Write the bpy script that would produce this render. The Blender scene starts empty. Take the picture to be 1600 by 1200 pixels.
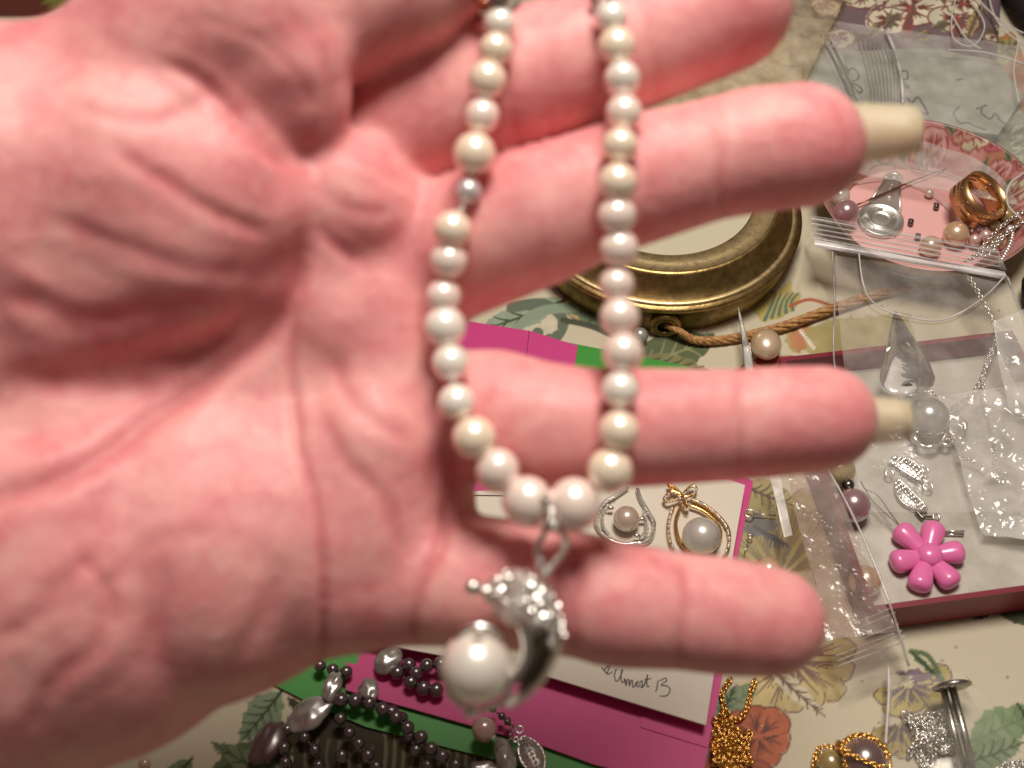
import bpy, math, random
import numpy as np
from mathutils import Vector, Matrix
random.seed(7); rng = np.random.default_rng(7)
R = math.radians
S = bpy.context.scene
C = S.collection
S.unit_settings.system = 'METRIC'; S.unit_settings.scale_length = 0.01      # 1 unit = 1 cm

# ------------------------------------------------------------------ camera, light, exposure
DEP = R(52.0); DIST = 40.0; FPX = 2000.0                                   # looking 52 deg down; picture is 1600x1200
FW = np.array([0, math.cos(DEP), -math.sin(DEP)]); RT = np.array([1., 0, 0]); UP = np.array([0, math.sin(DEP), math.cos(DEP)])
CAM = -DIST*FW
cd = bpy.data.cameras.new('camera'); cam = bpy.data.objects.new('camera', cd); C.objects.link(cam)
cam.matrix_world = Matrix(((RT[0], UP[0], -FW[0], CAM[0]), (RT[1], UP[1], -FW[1], CAM[1]), (RT[2], UP[2], -FW[2], CAM[2]), (0, 0, 0, 1)))
cd.sensor_width = 36; cd.lens = 36*FPX/1600; cd.clip_start = 0.5; cd.clip_end = 1000
cd.dof.use_dof = True; cd.dof.focus_distance = 39.0; cd.dof.aperture_fstop = 0.165
S.camera = cam
w = bpy.data.worlds.new('World'); S.world = w; w.use_nodes = True
bg = w.node_tree.nodes['Background']; bg.inputs[0].default_value = (1.0, 0.76, 0.60, 1); bg.inputs[1].default_value = 0.10
ld = bpy.data.lights.new('table_lamp', 'AREA'); ld.shape = 'DISK'; ld.size = 21; ld.energy = 39000; ld.color = (1.0, 0.92, 0.82)
lo = bpy.data.objects.new('table_lamp', ld); C.objects.link(lo)
HC = CAM + 20*FW
LP = HC + 52*np.array([0.10, 0.29, 0.95]); lo.location = LP
lo.rotation_euler = (Vector(HC+np.array([1, 6, -10]))-Vector(LP)).to_track_quat('-Z', 'Y').to_euler()
S.view_settings.view_transform = 'Standard'; S.view_settings.look = 'None'; S.view_settings.exposure = 0; S.view_settings.gamma = 1
try:
    S.cycles.use_denoising = True; S.cycles.denoiser = 'OPENIMAGEDENOISE'
    S.cycles.transparent_max_bounces = 24; S.cycles.sample_clamp_indirect = 6
except Exception: pass

# ------------------------------------------------------------------ mapping and mesh helpers
def ray(px, py): return FW + (px-800)/FPX*RT - (py-600)/FPX*UP
def T(px, py, z=0.0):                       # the point of the horizontal plane z seen along a photo pixel
    r = ray(px, py); t = (z-CAM[2])/r[2]; return CAM + t*r
def H(px, py, w_=0.0):                      # a point w_ cm in front of the hand's plane (20 cm from the lens)
    return CAM + (20.0-w_)*ray(px, py)
def project(P):
    Q = P-CAM; d = Q@FW; return 800+FPX*(Q@RT)/d, 600-FPX*(Q@UP)/d, d
def pxcm(px, py, z=0.0): return FPX/((T(px, py, z)-CAM)@FW)      # pixels per cm at that point

ORG = {}
def thing(name, label, cat, loc, group=None):
    o = bpy.data.objects.new(name, None); C.objects.link(o); o.empty_display_size = 0.5
    o.location = loc; ORG[o] = np.array(loc, float); o['label'] = label; o['category'] = cat
    if group: o['group'] = group
    return o
def tag(o, label, cat, group=None):
    o['label'] = label; o['category'] = cat
    if group: o['group'] = group
    return o
def raw_mesh(name, v, f, smooth=True):
    me = bpy.data.meshes.new(name); v = np.asarray(v, dtype=np.float64)
    if isinstance(f, np.ndarray):
        n, k = f.shape
        me.vertices.add(len(v)); me.vertices.foreach_set('co', v.ravel().astype(np.float32))
        me.loops.add(n*k); me.loops.foreach_set('vertex_index', f.ravel().astype(np.int32))
        me.polygons.add(n); me.polygons.foreach_set('loop_start', (np.arange(n)*k).astype(np.int32))
        me.update(calc_edges=True); me.validate()
    else:
        me.from_pydata([tuple(map(float, p)) for p in v], [], f); me.update()
    me.polygons.foreach_set('use_smooth', [smooth]*len(me.polygons)); me.update()
    return me
def mobj(name, v, f, mat, parent=None, smooth=True, loc=None, kind=None):
    """mesh object from world coordinates; origin at loc (or its parent's origin)"""
    v = np.asarray(v, float)
    if parent is not None: org = ORG[parent]
    else:
        if loc is None: loc = np.array([v[:, 0].mean(), v[:, 1].mean(), v[:, 2].min()])
        org = np.array(loc, float)
    me = raw_mesh(name, v-org, f, smooth)
    if mat: me.materials.append(mat)
    o = bpy.data.objects.new(name, me); C.objects.link(o)
    if parent is not None: o.parent = parent
    else: o.location = org
    ORG[o] = org
    if kind: o['kind'] = kind
    return o
def inst(name, me, pos, scale, parent=None, rot=None, mat=None):
    o = bpy.data.objects.new(name, me); C.objects.link(o)
    p = np.array(pos, float)
    o.location = p-ORG[parent] if parent is not None else p
    if parent is not None: o.parent = parent
    o.scale = scale if hasattr(scale, '__len__') else (scale,)*3
    if rot is not None: o.rotation_euler = rot
    ORG[o] = p
    return o
def join(parts):
    V = []; F = []; n = 0
    for v, f in parts:
        V.append(np.asarray(v, float)); F += [tuple(int(i)+n for i in q) for q in f]; n += len(v)
    return np.concatenate(V), F
def sphere(n=24, m=14):
    v = [(0, 0, 1)]; f = []
    for i in range(1, m):
        t = math.pi*i/m
        for j in range(n):
            a = 2*math.pi*j/n; v.append((math.sin(t)*math.cos(a), math.sin(t)*math.sin(a), math.cos(t)))
    v.append((0, 0, -1)); e = len(v)-1
    for j in range(n):
        f.append((0, 1+j, 1+(j+1) % n)); f.append((e, 1+(m-2)*n+(j+1) % n, 1+(m-2)*n+j))
        for i in range(m-2): a = 1+i*n; f.append((a+j, a+n+j, a+n+(j+1) % n, a+(j+1) % n))
    return np.array(v), f
def frame_of(t):
    t = t/np.linalg.norm(t); a = np.array([0, 0, 1.]) if abs(t[2]) < .9 else np.array([1., 0, 0])
    u = np.cross(t, a); u /= np.linalg.norm(u); return t, u, np.cross(t, u)
def spline(P, n=12, closed=False):
    P = np.array(P, float); out = []; m = len(P)
    for i in range(m if closed else m-1):
        if closed: a, b, c, d = P[(i-1) % m], P[i], P[(i+1) % m], P[(i+2) % m]
        else: a, b, c, d = P[max(i-1, 0)], P[i], P[i+1], P[min(i+2, m-1)]
        for k in range(n):
            t = k/n; out.append(.5*((2*b)+(c-a)*t+(2*a-5*b+4*c-d)*t*t+(3*b-a-3*c+d)*t**3))
    if not closed: out.append(P[-1])
    return np.array(out)
def tube(P, r, k=8, closed=False, flat=1.0):
    P = np.array(P, float); n = len(P); rr = np.full(n, r) if np.isscalar(r) else np.asarray(r)
    V = []; prev = None
    for i in range(n):
        t = P[(i+1) % n]-P[i-1] if closed else P[min(i+1, n-1)]-P[max(i-1, 0)]
        t = t/(np.linalg.norm(t)+1e-9)
        if prev is None: _, u, v_ = frame_of(t)
        else:
            u = prev-t*(prev@t); u /= np.linalg.norm(u)+1e-9; v_ = np.cross(t, u)
        prev = u
        for j in range(k):
            a = 2*math.pi*j/k; V.append(P[i]+rr[i]*(math.cos(a)*u+flat*math.sin(a)*v_))
    F = []
    for i in range(n if closed else n-1):
        for j in range(k): F.append((i*k+j, i*k+(j+1) % k, ((i+1) % n)*k+(j+1) % k, ((i+1) % n)*k+j))
    if not closed: F.append(tuple(range(k))[::-1]); F.append(tuple((n-1)*k+j for j in range(k)))
    return np.array(V), F
def lathe(c, prof, n=96, wob=None):
    V = []; F = []; m = len(prof)
    for j in range(n):
        a = 2*math.pi*j/n; q = 1+(wob(a) if wob else 0)
        for (r, z) in prof: V.append((c[0]+r*q*math.cos(a), c[1]+r*q*math.sin(a), c[2]+z))
    for j in range(n):
        for i in range(m-1): a = j*m; b = ((j+1) % n)*m; F.append((a+i, b+i, b+i+1, a+i+1))
    return np.array(V), F
def sheet(poly, z0, z1):
    """flat prism over the pixel outline poly (as seen at height z1), from z0 up to z1"""
    P = [T(x, y, z1) for x, y in poly]
    ar = sum(P[i][0]*P[(i+1) % len(P)][1]-P[(i+1) % len(P)][0]*P[i][1] for i in range(len(P)))
    if ar < 0: P = P[::-1]
    n = len(P); V = [(p[0], p[1], z0) for p in P]+[(p[0], p[1], z1) for p in P]
    F = [tuple(range(n))[::-1], tuple(range(n, 2*n))]+[(i, (i+1) % n, n+(i+1) % n, n+i) for i in range(n)]
    return np.array(V), F
def vnoise(x, y, f, seed=0):
    r = np.random.default_rng(seed); g = r.random((64, 64)); x = x*f+1000.3; y = y*f+1000.7
    xi = np.floor(x).astype(int); yi = np.floor(y).astype(int); fx = x-xi; fy = y-yi
    fx = fx*fx*(3-2*fx); fy = fy*fy*(3-2*fy)
    a = g[xi % 64, yi % 64]; b = g[(xi+1) % 64, yi % 64]; c = g[xi % 64, (yi+1) % 64]; d = g[(xi+1) % 64, (yi+1) % 64]
    return (a*(1-fx)+b*fx)*(1-fy)+(c*(1-fx)+d*fx)*fy
def crumple(x, y, n, f, seed):
    r = np.random.default_rng(seed); h = 0
    for _ in range(n):
        a = r.random()*math.pi; q = (x*math.cos(a)+y*math.sin(a))*f*(.5+r.random())+r.random()*9
        q = q+.5*vnoise(x, y, f*.6, int(r.integers(1e6)))
        h = h+np.abs((q % 1)-.5)*(.5+r.random())
    return h/n

# ------------------------------------------------------------------ materials
def mat(name, col, rough=.5, metal=0, bump=None, **kw):
    m = bpy.data.materials.new(name); m.use_nodes = True; nt = m.node_tree; b = nt.nodes['Principled BSDF']
    b.inputs['Base Color'].default_value = (*col, 1); b.inputs['Roughness'].default_value = rough; b.inputs['Metallic'].default_value = metal
    for k, v in kw.items(): b.inputs[k.replace('_', ' ')].default_value = v
    tc = nt.nodes.new('ShaderNodeTexCoord')
    if bump:
        sc, st, dist = bump
        n = nt.nodes.new('ShaderNodeTexNoise'); n.inputs['Scale'].default_value = sc; n.inputs['Detail'].default_value = 5
        nt.links.new(tc.outputs['Object'], n.inputs['Vector'])
        bp = nt.nodes.new('ShaderNodeBump'); bp.inputs['Strength'].default_value = st; bp.inputs['Distance'].default_value = dist
        nt.links.new(n.outputs['Fac'], bp.inputs['Height']); nt.links.new(bp.outputs[0], b.inputs['Normal'])
    return m
def vary(m, c1, c2, scale, detail=4, lo_=.35, hi=.65):
    nt = m.node_tree; b = nt.nodes['Principled BSDF']; tc = nt.nodes.new('ShaderNodeTexCoord')
    n = nt.nodes.new('ShaderNodeTexNoise'); n.inputs['Scale'].default_value = scale; n.inputs['Detail'].default_value = detail
    r = nt.nodes.new('ShaderNodeValToRGB'); r.color_ramp.elements[0].position = lo_; r.color_ramp.elements[1].position = hi
    r.color_ramp.elements[0].color = (*c1, 1); r.color_ramp.elements[1].color = (*c2, 1)
    nt.links.new(tc.outputs['Object'], n.inputs['Vector']); nt.links.new(n.outputs['Fac'], r.inputs[0]); nt.links.new(r.outputs[0], b.inputs['Base Color'])
    return m
def pearl_mat(name, col, c2=None, rough=.30, coat=1.0, glow=0):
    m = mat(name, col, rough+.06, .12, None, Coat_Weight=coat, Coat_Roughness=.24, Coat_IOR=2.5, Specular_IOR_Level=.8)
    if glow: b = m.node_tree.nodes['Principled BSDF']; b.inputs['Subsurface Weight'].default_value = glow; b.inputs['Subsurface Radius'].default_value = (.5, .32, .2); b.inputs['Subsurface Scale'].default_value = .3; b.inputs['Metallic'].default_value = 0
    if c2:
        nt = m.node_tree; b = nt.nodes['Principled BSDF']
        lw = nt.nodes.new('ShaderNodeLayerWeight'); lw.inputs[0].default_value = .35
        mx = nt.nodes.new('ShaderNodeMix'); mx.data_type = 'RGBA'; mx.inputs[6].default_value = (*col, 1); mx.inputs[7].default_value = (*c2, 1)
        nt.links.new(lw.outputs['Facing'], mx.inputs[0]); nt.links.new(mx.outputs[2], b.inputs['Base Color'])   # edge colour: nacre overtone, plus shading and skin reflection painted in on some pearls
    return m
def film(name, tint=(1, 1, 1), haze=.16, gloss=.5, rough=.12, bump=.4, sc=2.5, crushed=False):
    m = bpy.data.materials.new(name); m.use_nodes = True; nt = m.node_tree; nt.nodes.clear(); N = nt.nodes.new; L = nt.links.new
    out = N('ShaderNodeOutputMaterial'); tr = N('ShaderNodeBsdfTransparent'); tr.inputs[0].default_value = (*tint, 1)
    df = N('ShaderNodeBsdfDiffuse'); df.inputs[0].default_value = (.86*tint[0], .83*tint[1], .80*tint[2], 1)
    gl = N('ShaderNodeBsdfGlossy'); gl.inputs['Roughness'].default_value = rough
    m1 = N('ShaderNodeMixShader'); m2 = N('ShaderNodeMixShader'); fr = N('ShaderNodeFresnel'); fr.inputs[0].default_value = 1.5
    tc = N('ShaderNodeTexCoord'); no = N('ShaderNodeTexNoise'); no.inputs['Scale'].default_value = sc; no.inputs['Detail'].default_value = 3
    bp = N('ShaderNodeBump'); bp.inputs['Strength'].default_value = bump; bp.inputs['Distance'].default_value = .15
    L(tc.outputs['Object'], no.inputs['Vector']); L(no.outputs['Fac'], bp.inputs['Height'])
    if crushed:                                   # sharp little facets of crushed cellophane
        vo = N('ShaderNodeTexVoronoi'); vo.inputs['Scale'].default_value = sc; vo.inputs['Randomness'].default_value = 1
        va = N('ShaderNodeVectorMath'); va.operation = 'ADD'; vs = N('ShaderNodeVectorMath'); vs.operation = 'SCALE'; vs.inputs['Scale'].default_value = .6
        L(no.outputs['Color'], vs.inputs[0]); L(tc.outputs['Object'], va.inputs[0]); L(vs.outputs[0], va.inputs[1]); L(va.outputs[0], vo.inputs['Vector'])
        no.inputs['Scale'].default_value = 1.3; L(vo.outputs['Distance'], bp.inputs['Height'])
    L(bp.outputs[0], gl.inputs['Normal']); L(bp.outputs[0], fr.inputs['Normal'])
    mu = N('ShaderNodeMath'); mu.operation = 'MULTIPLY'; mu.inputs[1].default_value = gloss*2; L(fr.outputs[0], mu.inputs[0])
    n2 = N('ShaderNodeTexNoise'); n2.inputs['Scale'].default_value = 1.1; L(tc.outputs['Object'], n2.inputs['Vector'])
    mr = N('ShaderNodeMapRange'); mr.inputs[1].default_value = .3; mr.inputs[2].default_value = .7; mr.inputs[3].default_value = haze*.5; mr.inputs[4].default_value = haze*1.5
    L(n2.outputs['Fac'], mr.inputs[0]); L(mr.outputs[0], m1.inputs[0]); L(tr.outputs[0], m1.inputs[1]); L(df.outputs[0], m1.inputs[2])
    L(mu.outputs[0], m2.inputs[0]); L(m1.outputs[0], m2.inputs[1]); L(gl.outputs[0], m2.inputs[2]); L(m2.outputs[0], out.inputs[0])
    return m
def emb(name, col, rough, metal=1, sc=9, st=.3): return mat(name, col, rough, metal, (sc, st, .03))
M = dict(
    silver=mat('silver', (.80, .77, .73), .26, 1), silver_dull=emb('silver_dull', (.42, .40, .37), .33),
    steel=emb('steel', (.72, .71, .67), .42, 1, 6, .15), dark_silver=mat('dark_silver', (.20, .18, .16), .3, 1),
    gold=mat('gold', (.86, .50, .17), .2, 1), gold_chain=mat('gold_chain', (.85, .48, .13), .25, 1),
    copper=emb('copper', (.74, .43, .19), .30, 1, 3, .08), brass=vary(emb('brass', (.40, .27, .10), .38, 1, 14, .25), (.27, .18, .07), (.45, .32, .13), 3.5, 8),
    brass_light=vary(emb('brass_light', (.6, .45, .22), .42, 1, 16, .2), (.33, .23, .11), (.70, .54, .29), 5, 9, .2, .5),
    glass=mat('glass', (.62, .57, .42), .1, 0, None, Coat_Weight=1.),
    magenta=mat('magenta_paper', (.55, .035, .20), .55, 0, (30, .08, .02)), green=mat('green_paper', (.035, .27, .025), .5, 0, (30, .08, .02)),
    card=mat('card', (.66, .60, .50), .75, 0, (25, .1, .02)), ink=mat('ink', (.05, .02, .03), .5), marker=mat('marker', (.045, .025, .03), .4),
    cord=vary(mat('cord', (.42, .22, .08), .6, 0, (12, .5, .05)), (.30, .13, .04), (.58, .33, .13), 6),
    box_red=mat('box_red', (.20, .012, .028), .42, 0, (20, .1, .02)), lining=vary(mat('lining', (.52, .49, .43), .8, 0, (3, .5, .08)), (.46, .43, .37), (.58, .55, .49), 1.2),
    pink=mat('pink_plastic', (.80, .19, .44), .28, 0, None, Coat_Weight=.3, Subsurface_Weight=.15, Subsurface_Radius=(.3, .12, .15), Subsurface_Scale=.3),
    plate_floor=mat('plate_pink', (.80, .44, .42), .6, 0, (18, .1, .02)),
    thread=mat('thread', (.62, .60, .56), .6), wire=mat('wire', (.16, .12, .11), .35, .7), needle=mat('needle', (.30, .13, .11), .3, 1),
    crystal=mat('crystal', (.95, .92, .88), .27, 1), black=mat('black_leather', (.006, .004, .003), .75, 0, (8, .3, .05)),
    table=vary(mat('table_wood', (.03, .012, .006), .4), (.02, .008, .004), (.06, .022, .01), 1.5), nail=mat('nail', (.68, .57, .40), .5, 0, (4, .15, .05), Subsurface_Weight=.6, Subsurface_Radius=(.5, .4, .25), Subsurface_Scale=.3, Alpha=.6),
    shell=vary(pearl_mat('shell', (.40, .36, .31), None, .22), (.12, .09, .08), (.46, .43, .38), 1.8), shell_mauve=pearl_mat('shell_mauve', (.08, .03, .028), (.11, .06, .06), .35, .4),
    p_dark=pearl_mat('dark_pearl', (.035, .010, .016), (.05, .014, .022), .25), p_mauve=pearl_mat('mauve_pearl', (.30, .15, .17), (.42, .25, .25), .25),
    p_grey=pearl_mat('grey_pearl', (.62, .57, .52), (.36, .31, .29), .3), p_white=pearl_mat('white_pearl', (.72, .66, .58), (.58, .50, .42), .3),
    p_gold=pearl_mat('golden_pearl', (.66, .44, .26), (.5, .3, .16), .28), p_pink=pearl_mat('pink_pearl', (.62, .40, .36), (.5, .28, .24), .28),
    p_silver=pearl_mat('silver_pearl', (.40, .385, .36), (.13, .12, .11), .25), p_olive=pearl_mat('olive_pearl', (.4, .3, .1), (.25, .18, .05), .25),  # silver pearl: dark edge colour paints in the shading of its underside
    film=film('plastic_film', (1, .99, .98), .17, .5, .15, .35, 1.6), film_thin=film('plastic_film_thin', (1, 1, 1), .08, .3, .2, .2, 1.5), film_bright=film('crinkled_film', (1, 1, .98), .40, .9, .15, .8, 1.7, True),
    film_beige=film('beige_cellophane', (.90, .80, .62), .40, .6, .2, .7, 1.5, True), strip=film('zip_plastic', (1, .98, 1), .42, .7, .2, .1), strip_w=film('zip_white', (1, .98, 1), .62, .6, .25, .1))
NECK = [pearl_mat('cream_pearl_%s' % n, c, c2, .26, 1., .45) for n, c, c2 in (
    ('warm', (.95, .81, .65), (.93, .66, .48)), ('rose', (.95, .80, .72), (.92, .62, .54)), ('white', (.95, .88, .80), (.92, .74, .64)))]  # pinkish edge colours paint in the skin reflected in the pearls

SPH = raw_mesh('pearl', *sphere(28, 18)); SPH_S = raw_mesh('small_pearl', *sphere(16, 10)); SPH_T = raw_mesh('crystal', *sphere(7, 5), False)
def sph_mesh(m, base=None, cache={}):
    base = base or SPH; k = (m.name, base.name)
    if k not in cache: me = base.copy(); me.name = base.name; me.materials.append(m); cache[k] = me
    return cache[k]

# ------------------------------------------------------------------ table and printed tablecloth
tb = thing('table', 'dark table', 'table', (0, 8, -2)); del tb['label'], tb['category']; tb['kind'] = 'structure'
v = np.array([(x, y, z) for z in (-2.6, -.06) for x, y in ((-60, -45), (60, -45), (60, 62), (-60, 62))], float)
BF = [(3, 2, 1, 0), (4, 5, 6, 7), (0, 1, 5, 4), (1, 2, 6, 5), (2, 3, 7, 6), (3, 0, 4, 7)]
mobj('tabletop', v, BF, M['table'], tb, False)

def in_poly(X, Y, poly):
    r = np.zeros(X.shape, bool); n = len(poly)
    for i in range(n):
        x1, y1 = poly[i]; x2, y2 = poly[(i+1) % n]
        if y1 == y2: continue
        c = ((y1 > Y) != (y2 > Y)) & (X < (x2-x1)*(Y-y1)/(y2-y1)+x1); r ^= c
    return r
class Paint:
    def __init__(s, X, Y, col): s.X, s.Y = X, Y; s.c = np.tile(np.array(col, float), (len(X), 1))
    def box(s, x0, y0, x1, y1): return np.nonzero((s.X > x0) & (s.X < x1) & (s.Y > y0) & (s.Y < y1))[0]
    def poly(s, poly, col, jag=0, seed=1):
        xs = [p[0] for p in poly]; ys = [p[1] for p in poly]; i = s.box(min(xs)-9, min(ys)-9, max(xs)+9, max(ys)+9)
        X, Y = s.X[i], s.Y[i]
        if jag: X = X+jag*(vnoise(X, Y, .13, seed)-.5)*2; Y = Y+jag*(vnoise(X, Y, .13, seed+1)-.5)*2
        a = sum(in_poly(X+dx, Y+dy, poly).astype(float) for dx, dy in ((.5, .2), (-.5, -.2), (-.2, .5), (.2, -.5)))/4; q = a > 0; k = i[q]; a = a[q][:, None]
        s.c[k] = s.c[k]*(1-a)+a*np.array(col)*(.88+.24*vnoise(s.X[k], s.Y[k], .09, seed+3))[:, None]
    def line(s, pts, wd, col, taper=True):
        P = spline([(a, b, 0) for a, b in pts], 6)[:, :2]; i = s.box(P[:, 0].min()-9, P[:, 1].min()-9, P[:, 0].max()+9, P[:, 1].max()+9)
        if not len(i): return
        X, Y = s.X[i], s.Y[i]; best = np.full(len(i), 1e9); n = len(P)
        for k in range(n-1):
            a, b = P[k], P[k+1]; d = b-a; t = np.clip(((X-a[0])*d[0]+(Y-a[1])*d[1])/(d@d+1e-9), 0, 1)
            w_ = wd*((1-.8*(k+t)/n) if taper else 1)
            best = np.minimum(best, np.hypot(X-a[0]-t*d[0], Y-a[1]-t*d[1])-w_/2)
        a = np.clip(.8-best/1.6, 0, 1)[:, None]; s.c[i] = s.c[i]*(1-a)+np.array(col)*a
    def leaf(s, x0, y0, x1, y1, wd, col, vein, seed=0, teeth=True):
        d = np.array([x1-x0, y1-y0], float); L_ = np.linalg.norm(d); d /= L_; nrm = np.array([-d[1], d[0]]); P = []; r = np.random.default_rng(seed)
        for sgn in (1, -1):
            ts = np.linspace(0, 1, 12)
            if sgn < 0: ts = ts[::-1]
            for j, t in enumerate(ts):
                q = wd*math.sin(math.pi*t**.8)*(1+(.22*(j % 2) if teeth else 0)); p = np.array([x0, y0])+d*L_*t+nrm*sgn*q; P.append(tuple(p))
        s.poly(P, col, 3, seed); s.line([(x0, y0), (x0+d[0]*L_*.5, y0+d[1]*L_*.5+2), (x1, y1)], 4, vein)
        for k in range(1, 6):
            t = k/6.5; b = np.array([x0, y0])+d*L_*t
            for sg in (1, -1):
                e = b+d*L_*.13+nrm*sg*wd*math.sin(math.pi*t**.8)*.8; s.line([tuple(b), tuple((b+e)/2+d*2), tuple(e)], 2.6, vein)
    def flower(s, x, y, r, n, col, dark, a0=0, sq=.8, core=None, seed=0, half=2*math.pi):
        g = np.random.default_rng(seed)
        for k in range(n):
            a = a0+half*k/n; q = r*(.85+.3*g.random()); hw = half/n*.62
            P = [(x, y)]+[(x+q*(1-.16*abs(u)**3+.05*g.random())*math.cos(a+hw*u), y+sq*q*(1-.16*abs(u)**3)*math.sin(a+hw*u)) for u in np.linspace(-1, 1, 9)]
            cc = np.array(col)*(.85+.3*g.random()); s.poly(P, cc, 4, seed+k)
            for u in (-.6, -.25, .1, .45):
                e = q*(.45+.4*g.random()); s.line([(x+r*.16*math.cos(a), y+r*.16*sq*math.sin(a)), (x+e*.6*math.cos(a+hw*u*.7), y+sq*e*.6*math.sin(a+hw*u*.7)), (x+e*math.cos(a+hw*u), y+sq*e*math.sin(a+hw*u))], 3.4, dark)
            s.line([P[1], P[3], P[5], P[7], P[9]], 1.6, np.array(dark)*1.1, False)
        if core is not None: s.poly([(x+r*.2*math.cos(t), y+r*.17*math.sin(t)) for t in np.linspace(0, 6.28, 12)], core, 3, seed)

def grid_cloth(x0, x1, y0, y1, st):
    nx = int((x1-x0)/st)+1; ny = int((y1-y0)/st)+1
    X, Y = np.meshgrid(np.linspace(x0, x1, nx), np.linspace(y0, y1, ny), indexing='ij')
    i = np.arange(nx*ny).reshape(nx, ny)
    return X.ravel(), Y.ravel(), np.stack([i[:-1, :-1], i[1:, :-1], i[1:, 1:], i[:-1, 1:]], -1).reshape(-1, 4), nx, ny
CREAM = (.56, .50, .37)
def cloth_z(X, Y):
    px, py, _ = project(np.stack([X, Y, np.zeros_like(X)], 1))
    z = .05*(vnoise(X, Y, .25, 5)-.5)+.03*(vnoise(X, Y, .7, 6)-.5)
    for (a, b, h, wd) in (((1215, 330), (1290, 470), .12, 9), ((1255, 400), (1235, 470), .10, 8), ((1280, 350), (1240, 415), .08, 6)):
        a, b = np.array(a), np.array(b); d = b-a; t = np.clip(((px-a[0])*d[0]+(py-a[1])*d[1])/(d@d), 0, 1)
        z = z+h*np.exp(-(np.hypot(px-a[0]-t*d[0], py-a[1]-t*d[1])/wd)**2)
    return z
X, Y, F, nx, ny = grid_cloth(-9, 20, -12.5, 21, .046)
Z = cloth_z(X, Y); PX, PY, _ = project(np.stack([X, Y, Z], 1))
p = Paint(PX, PY, CREAM)
G1, G2, GD = (.16, .21, .12), (.27, .31, .20), (.045, .065, .03); BR = (.14, .085, .07); YL = (.47, .36, .14); RD = (.38, .10, .05); MV = (.19, .14, .16)
# motifs filling the cloth where only a step to the side would show it
g_ = np.random.default_rng(3)
for k in range(16):
    x, y = g_.uniform(-200, 1100), g_.uniform(60, 1000)
    p.leaf(x, y, x+g_.uniform(-120, 120), y+g_.uniform(-90, 90), 26, G1 if k % 2 else G2, GD, k)
    if k % 3 == 0: p.flower(x+40, y+30, 62, 6, (RD, YL, (.5, .3, .28))[k//3 % 3], BR, k, .8, (.4, .3, .1), k)
# print in view: under the round brass box
p.leaf(880, 470, 740, 520, 20, (.27, .33, .24), GD, 2, False); p.leaf(900, 450, 960, 520, 24, G1, GD, 3)
p.line([(800, 480), (850, 475), (880, 500), (865, 530), (840, 520)], 16, (.12, .15, .10), False); p.line([(820, 500), (870, 480), (960, 505)], 12, (.15, .20, .13), False)
p.line([(880, 500), (930, 512), (985, 540)], 8, (.06, .07, .04), False); p.line([(790, 535), (835, 490), (900, 480)], 14, (.24, .30, .21), False)
p.poly([(845, 500), (868, 498), (872, 515), (850, 525)], CREAM); p.leaf(985, 575, 1125, 525, 30, (.10, .12, .055), (.25, .26, .12), 5)
p.leaf(1000, 560, 1110, 580, 14, (.20, .19, .08), GD, 6); p.leaf(1070, 480, 1210, 455, 22, (.30, .30, .14), GD, 7)
p.poly([(1170, 480), (1185, 462), (1215, 455), (1235, 438), (1238, 455), (1252, 460), (1246, 480), (1220, 498), (1190, 505)], (.44, .36, .12), 2, 8)
for a in range(5): p.line([(1195+a*11, 500-a*4), (1205+a*8, 478-a*2), (1212+a*9, 458)], 5, (.10, .17, .12))
p.line([(1235, 478), (1265, 468), (1300, 478)], 4, RD, False); p.poly([(1225, 520), (1300, 498), (1420, 490), (1430, 548), (1300, 560), (1235, 548)], (.40, .34, .15), 5, 9)
p.poly([(1235, 520), (1262, 508), (1258, 545), (1240, 552)], (.48, .22, .10), 6, 10); p.leaf(1150, 580, 1260, 560, 14, (.32, .06, .04), RD, 4)
for k in range(9): p.poly([(1243+k*3, 512+k*4), (1250+k*3, 508+k*4), (1249+k*3, 516+k*4)], (.7, .66, .55))
# khaki flower by the card
p.flower(1215, 905, 120, 7, (.38, .31, .15), (.24, .20, .13), 3.6, 1.1, None, 12, 2.6); p.leaf(1165, 760, 1240, 790, 24, (.36, .31, .15), BR, 13, False)
p.poly([(1160, 810), (1185, 800), (1215, 822), (1190, 838), (1165, 835)], (.19, .175, .16), 6, 14)
for k in range(8): p.line([(1178+k*4, 822+k*2), (1196+k*5, 838+k*2), (1204+k*4, 856)], 3, (.12, .115, .12))
# beige flower, terracotta flower, green leaves under the fingertip
p.flower(1235, 1030, 92, 7, (.52, .42, .20), (.19, .11, .10), -.2, .95, None, 21, 3.0); p.leaf(1205, 1045, 1290, 1120, 14, (.58, .52, .38), BR, 22, False)
p.leaf(1120, 1125, 1185, 1065, 20, (.24, .30, .18), G1, 23); p.leaf(1115, 1140, 1150, 1070, 14, (.20, .27, .16), GD, 24)
p.flower(1185, 1150, 55, 6, (.42, .13, .07), (.15, .06, .05), .3, .95, None, 25); p.flower(1150, 1220, 62, 7, (.40, .12, .07), (.16, .06, .05), .3, .7, None, 26)
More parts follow.
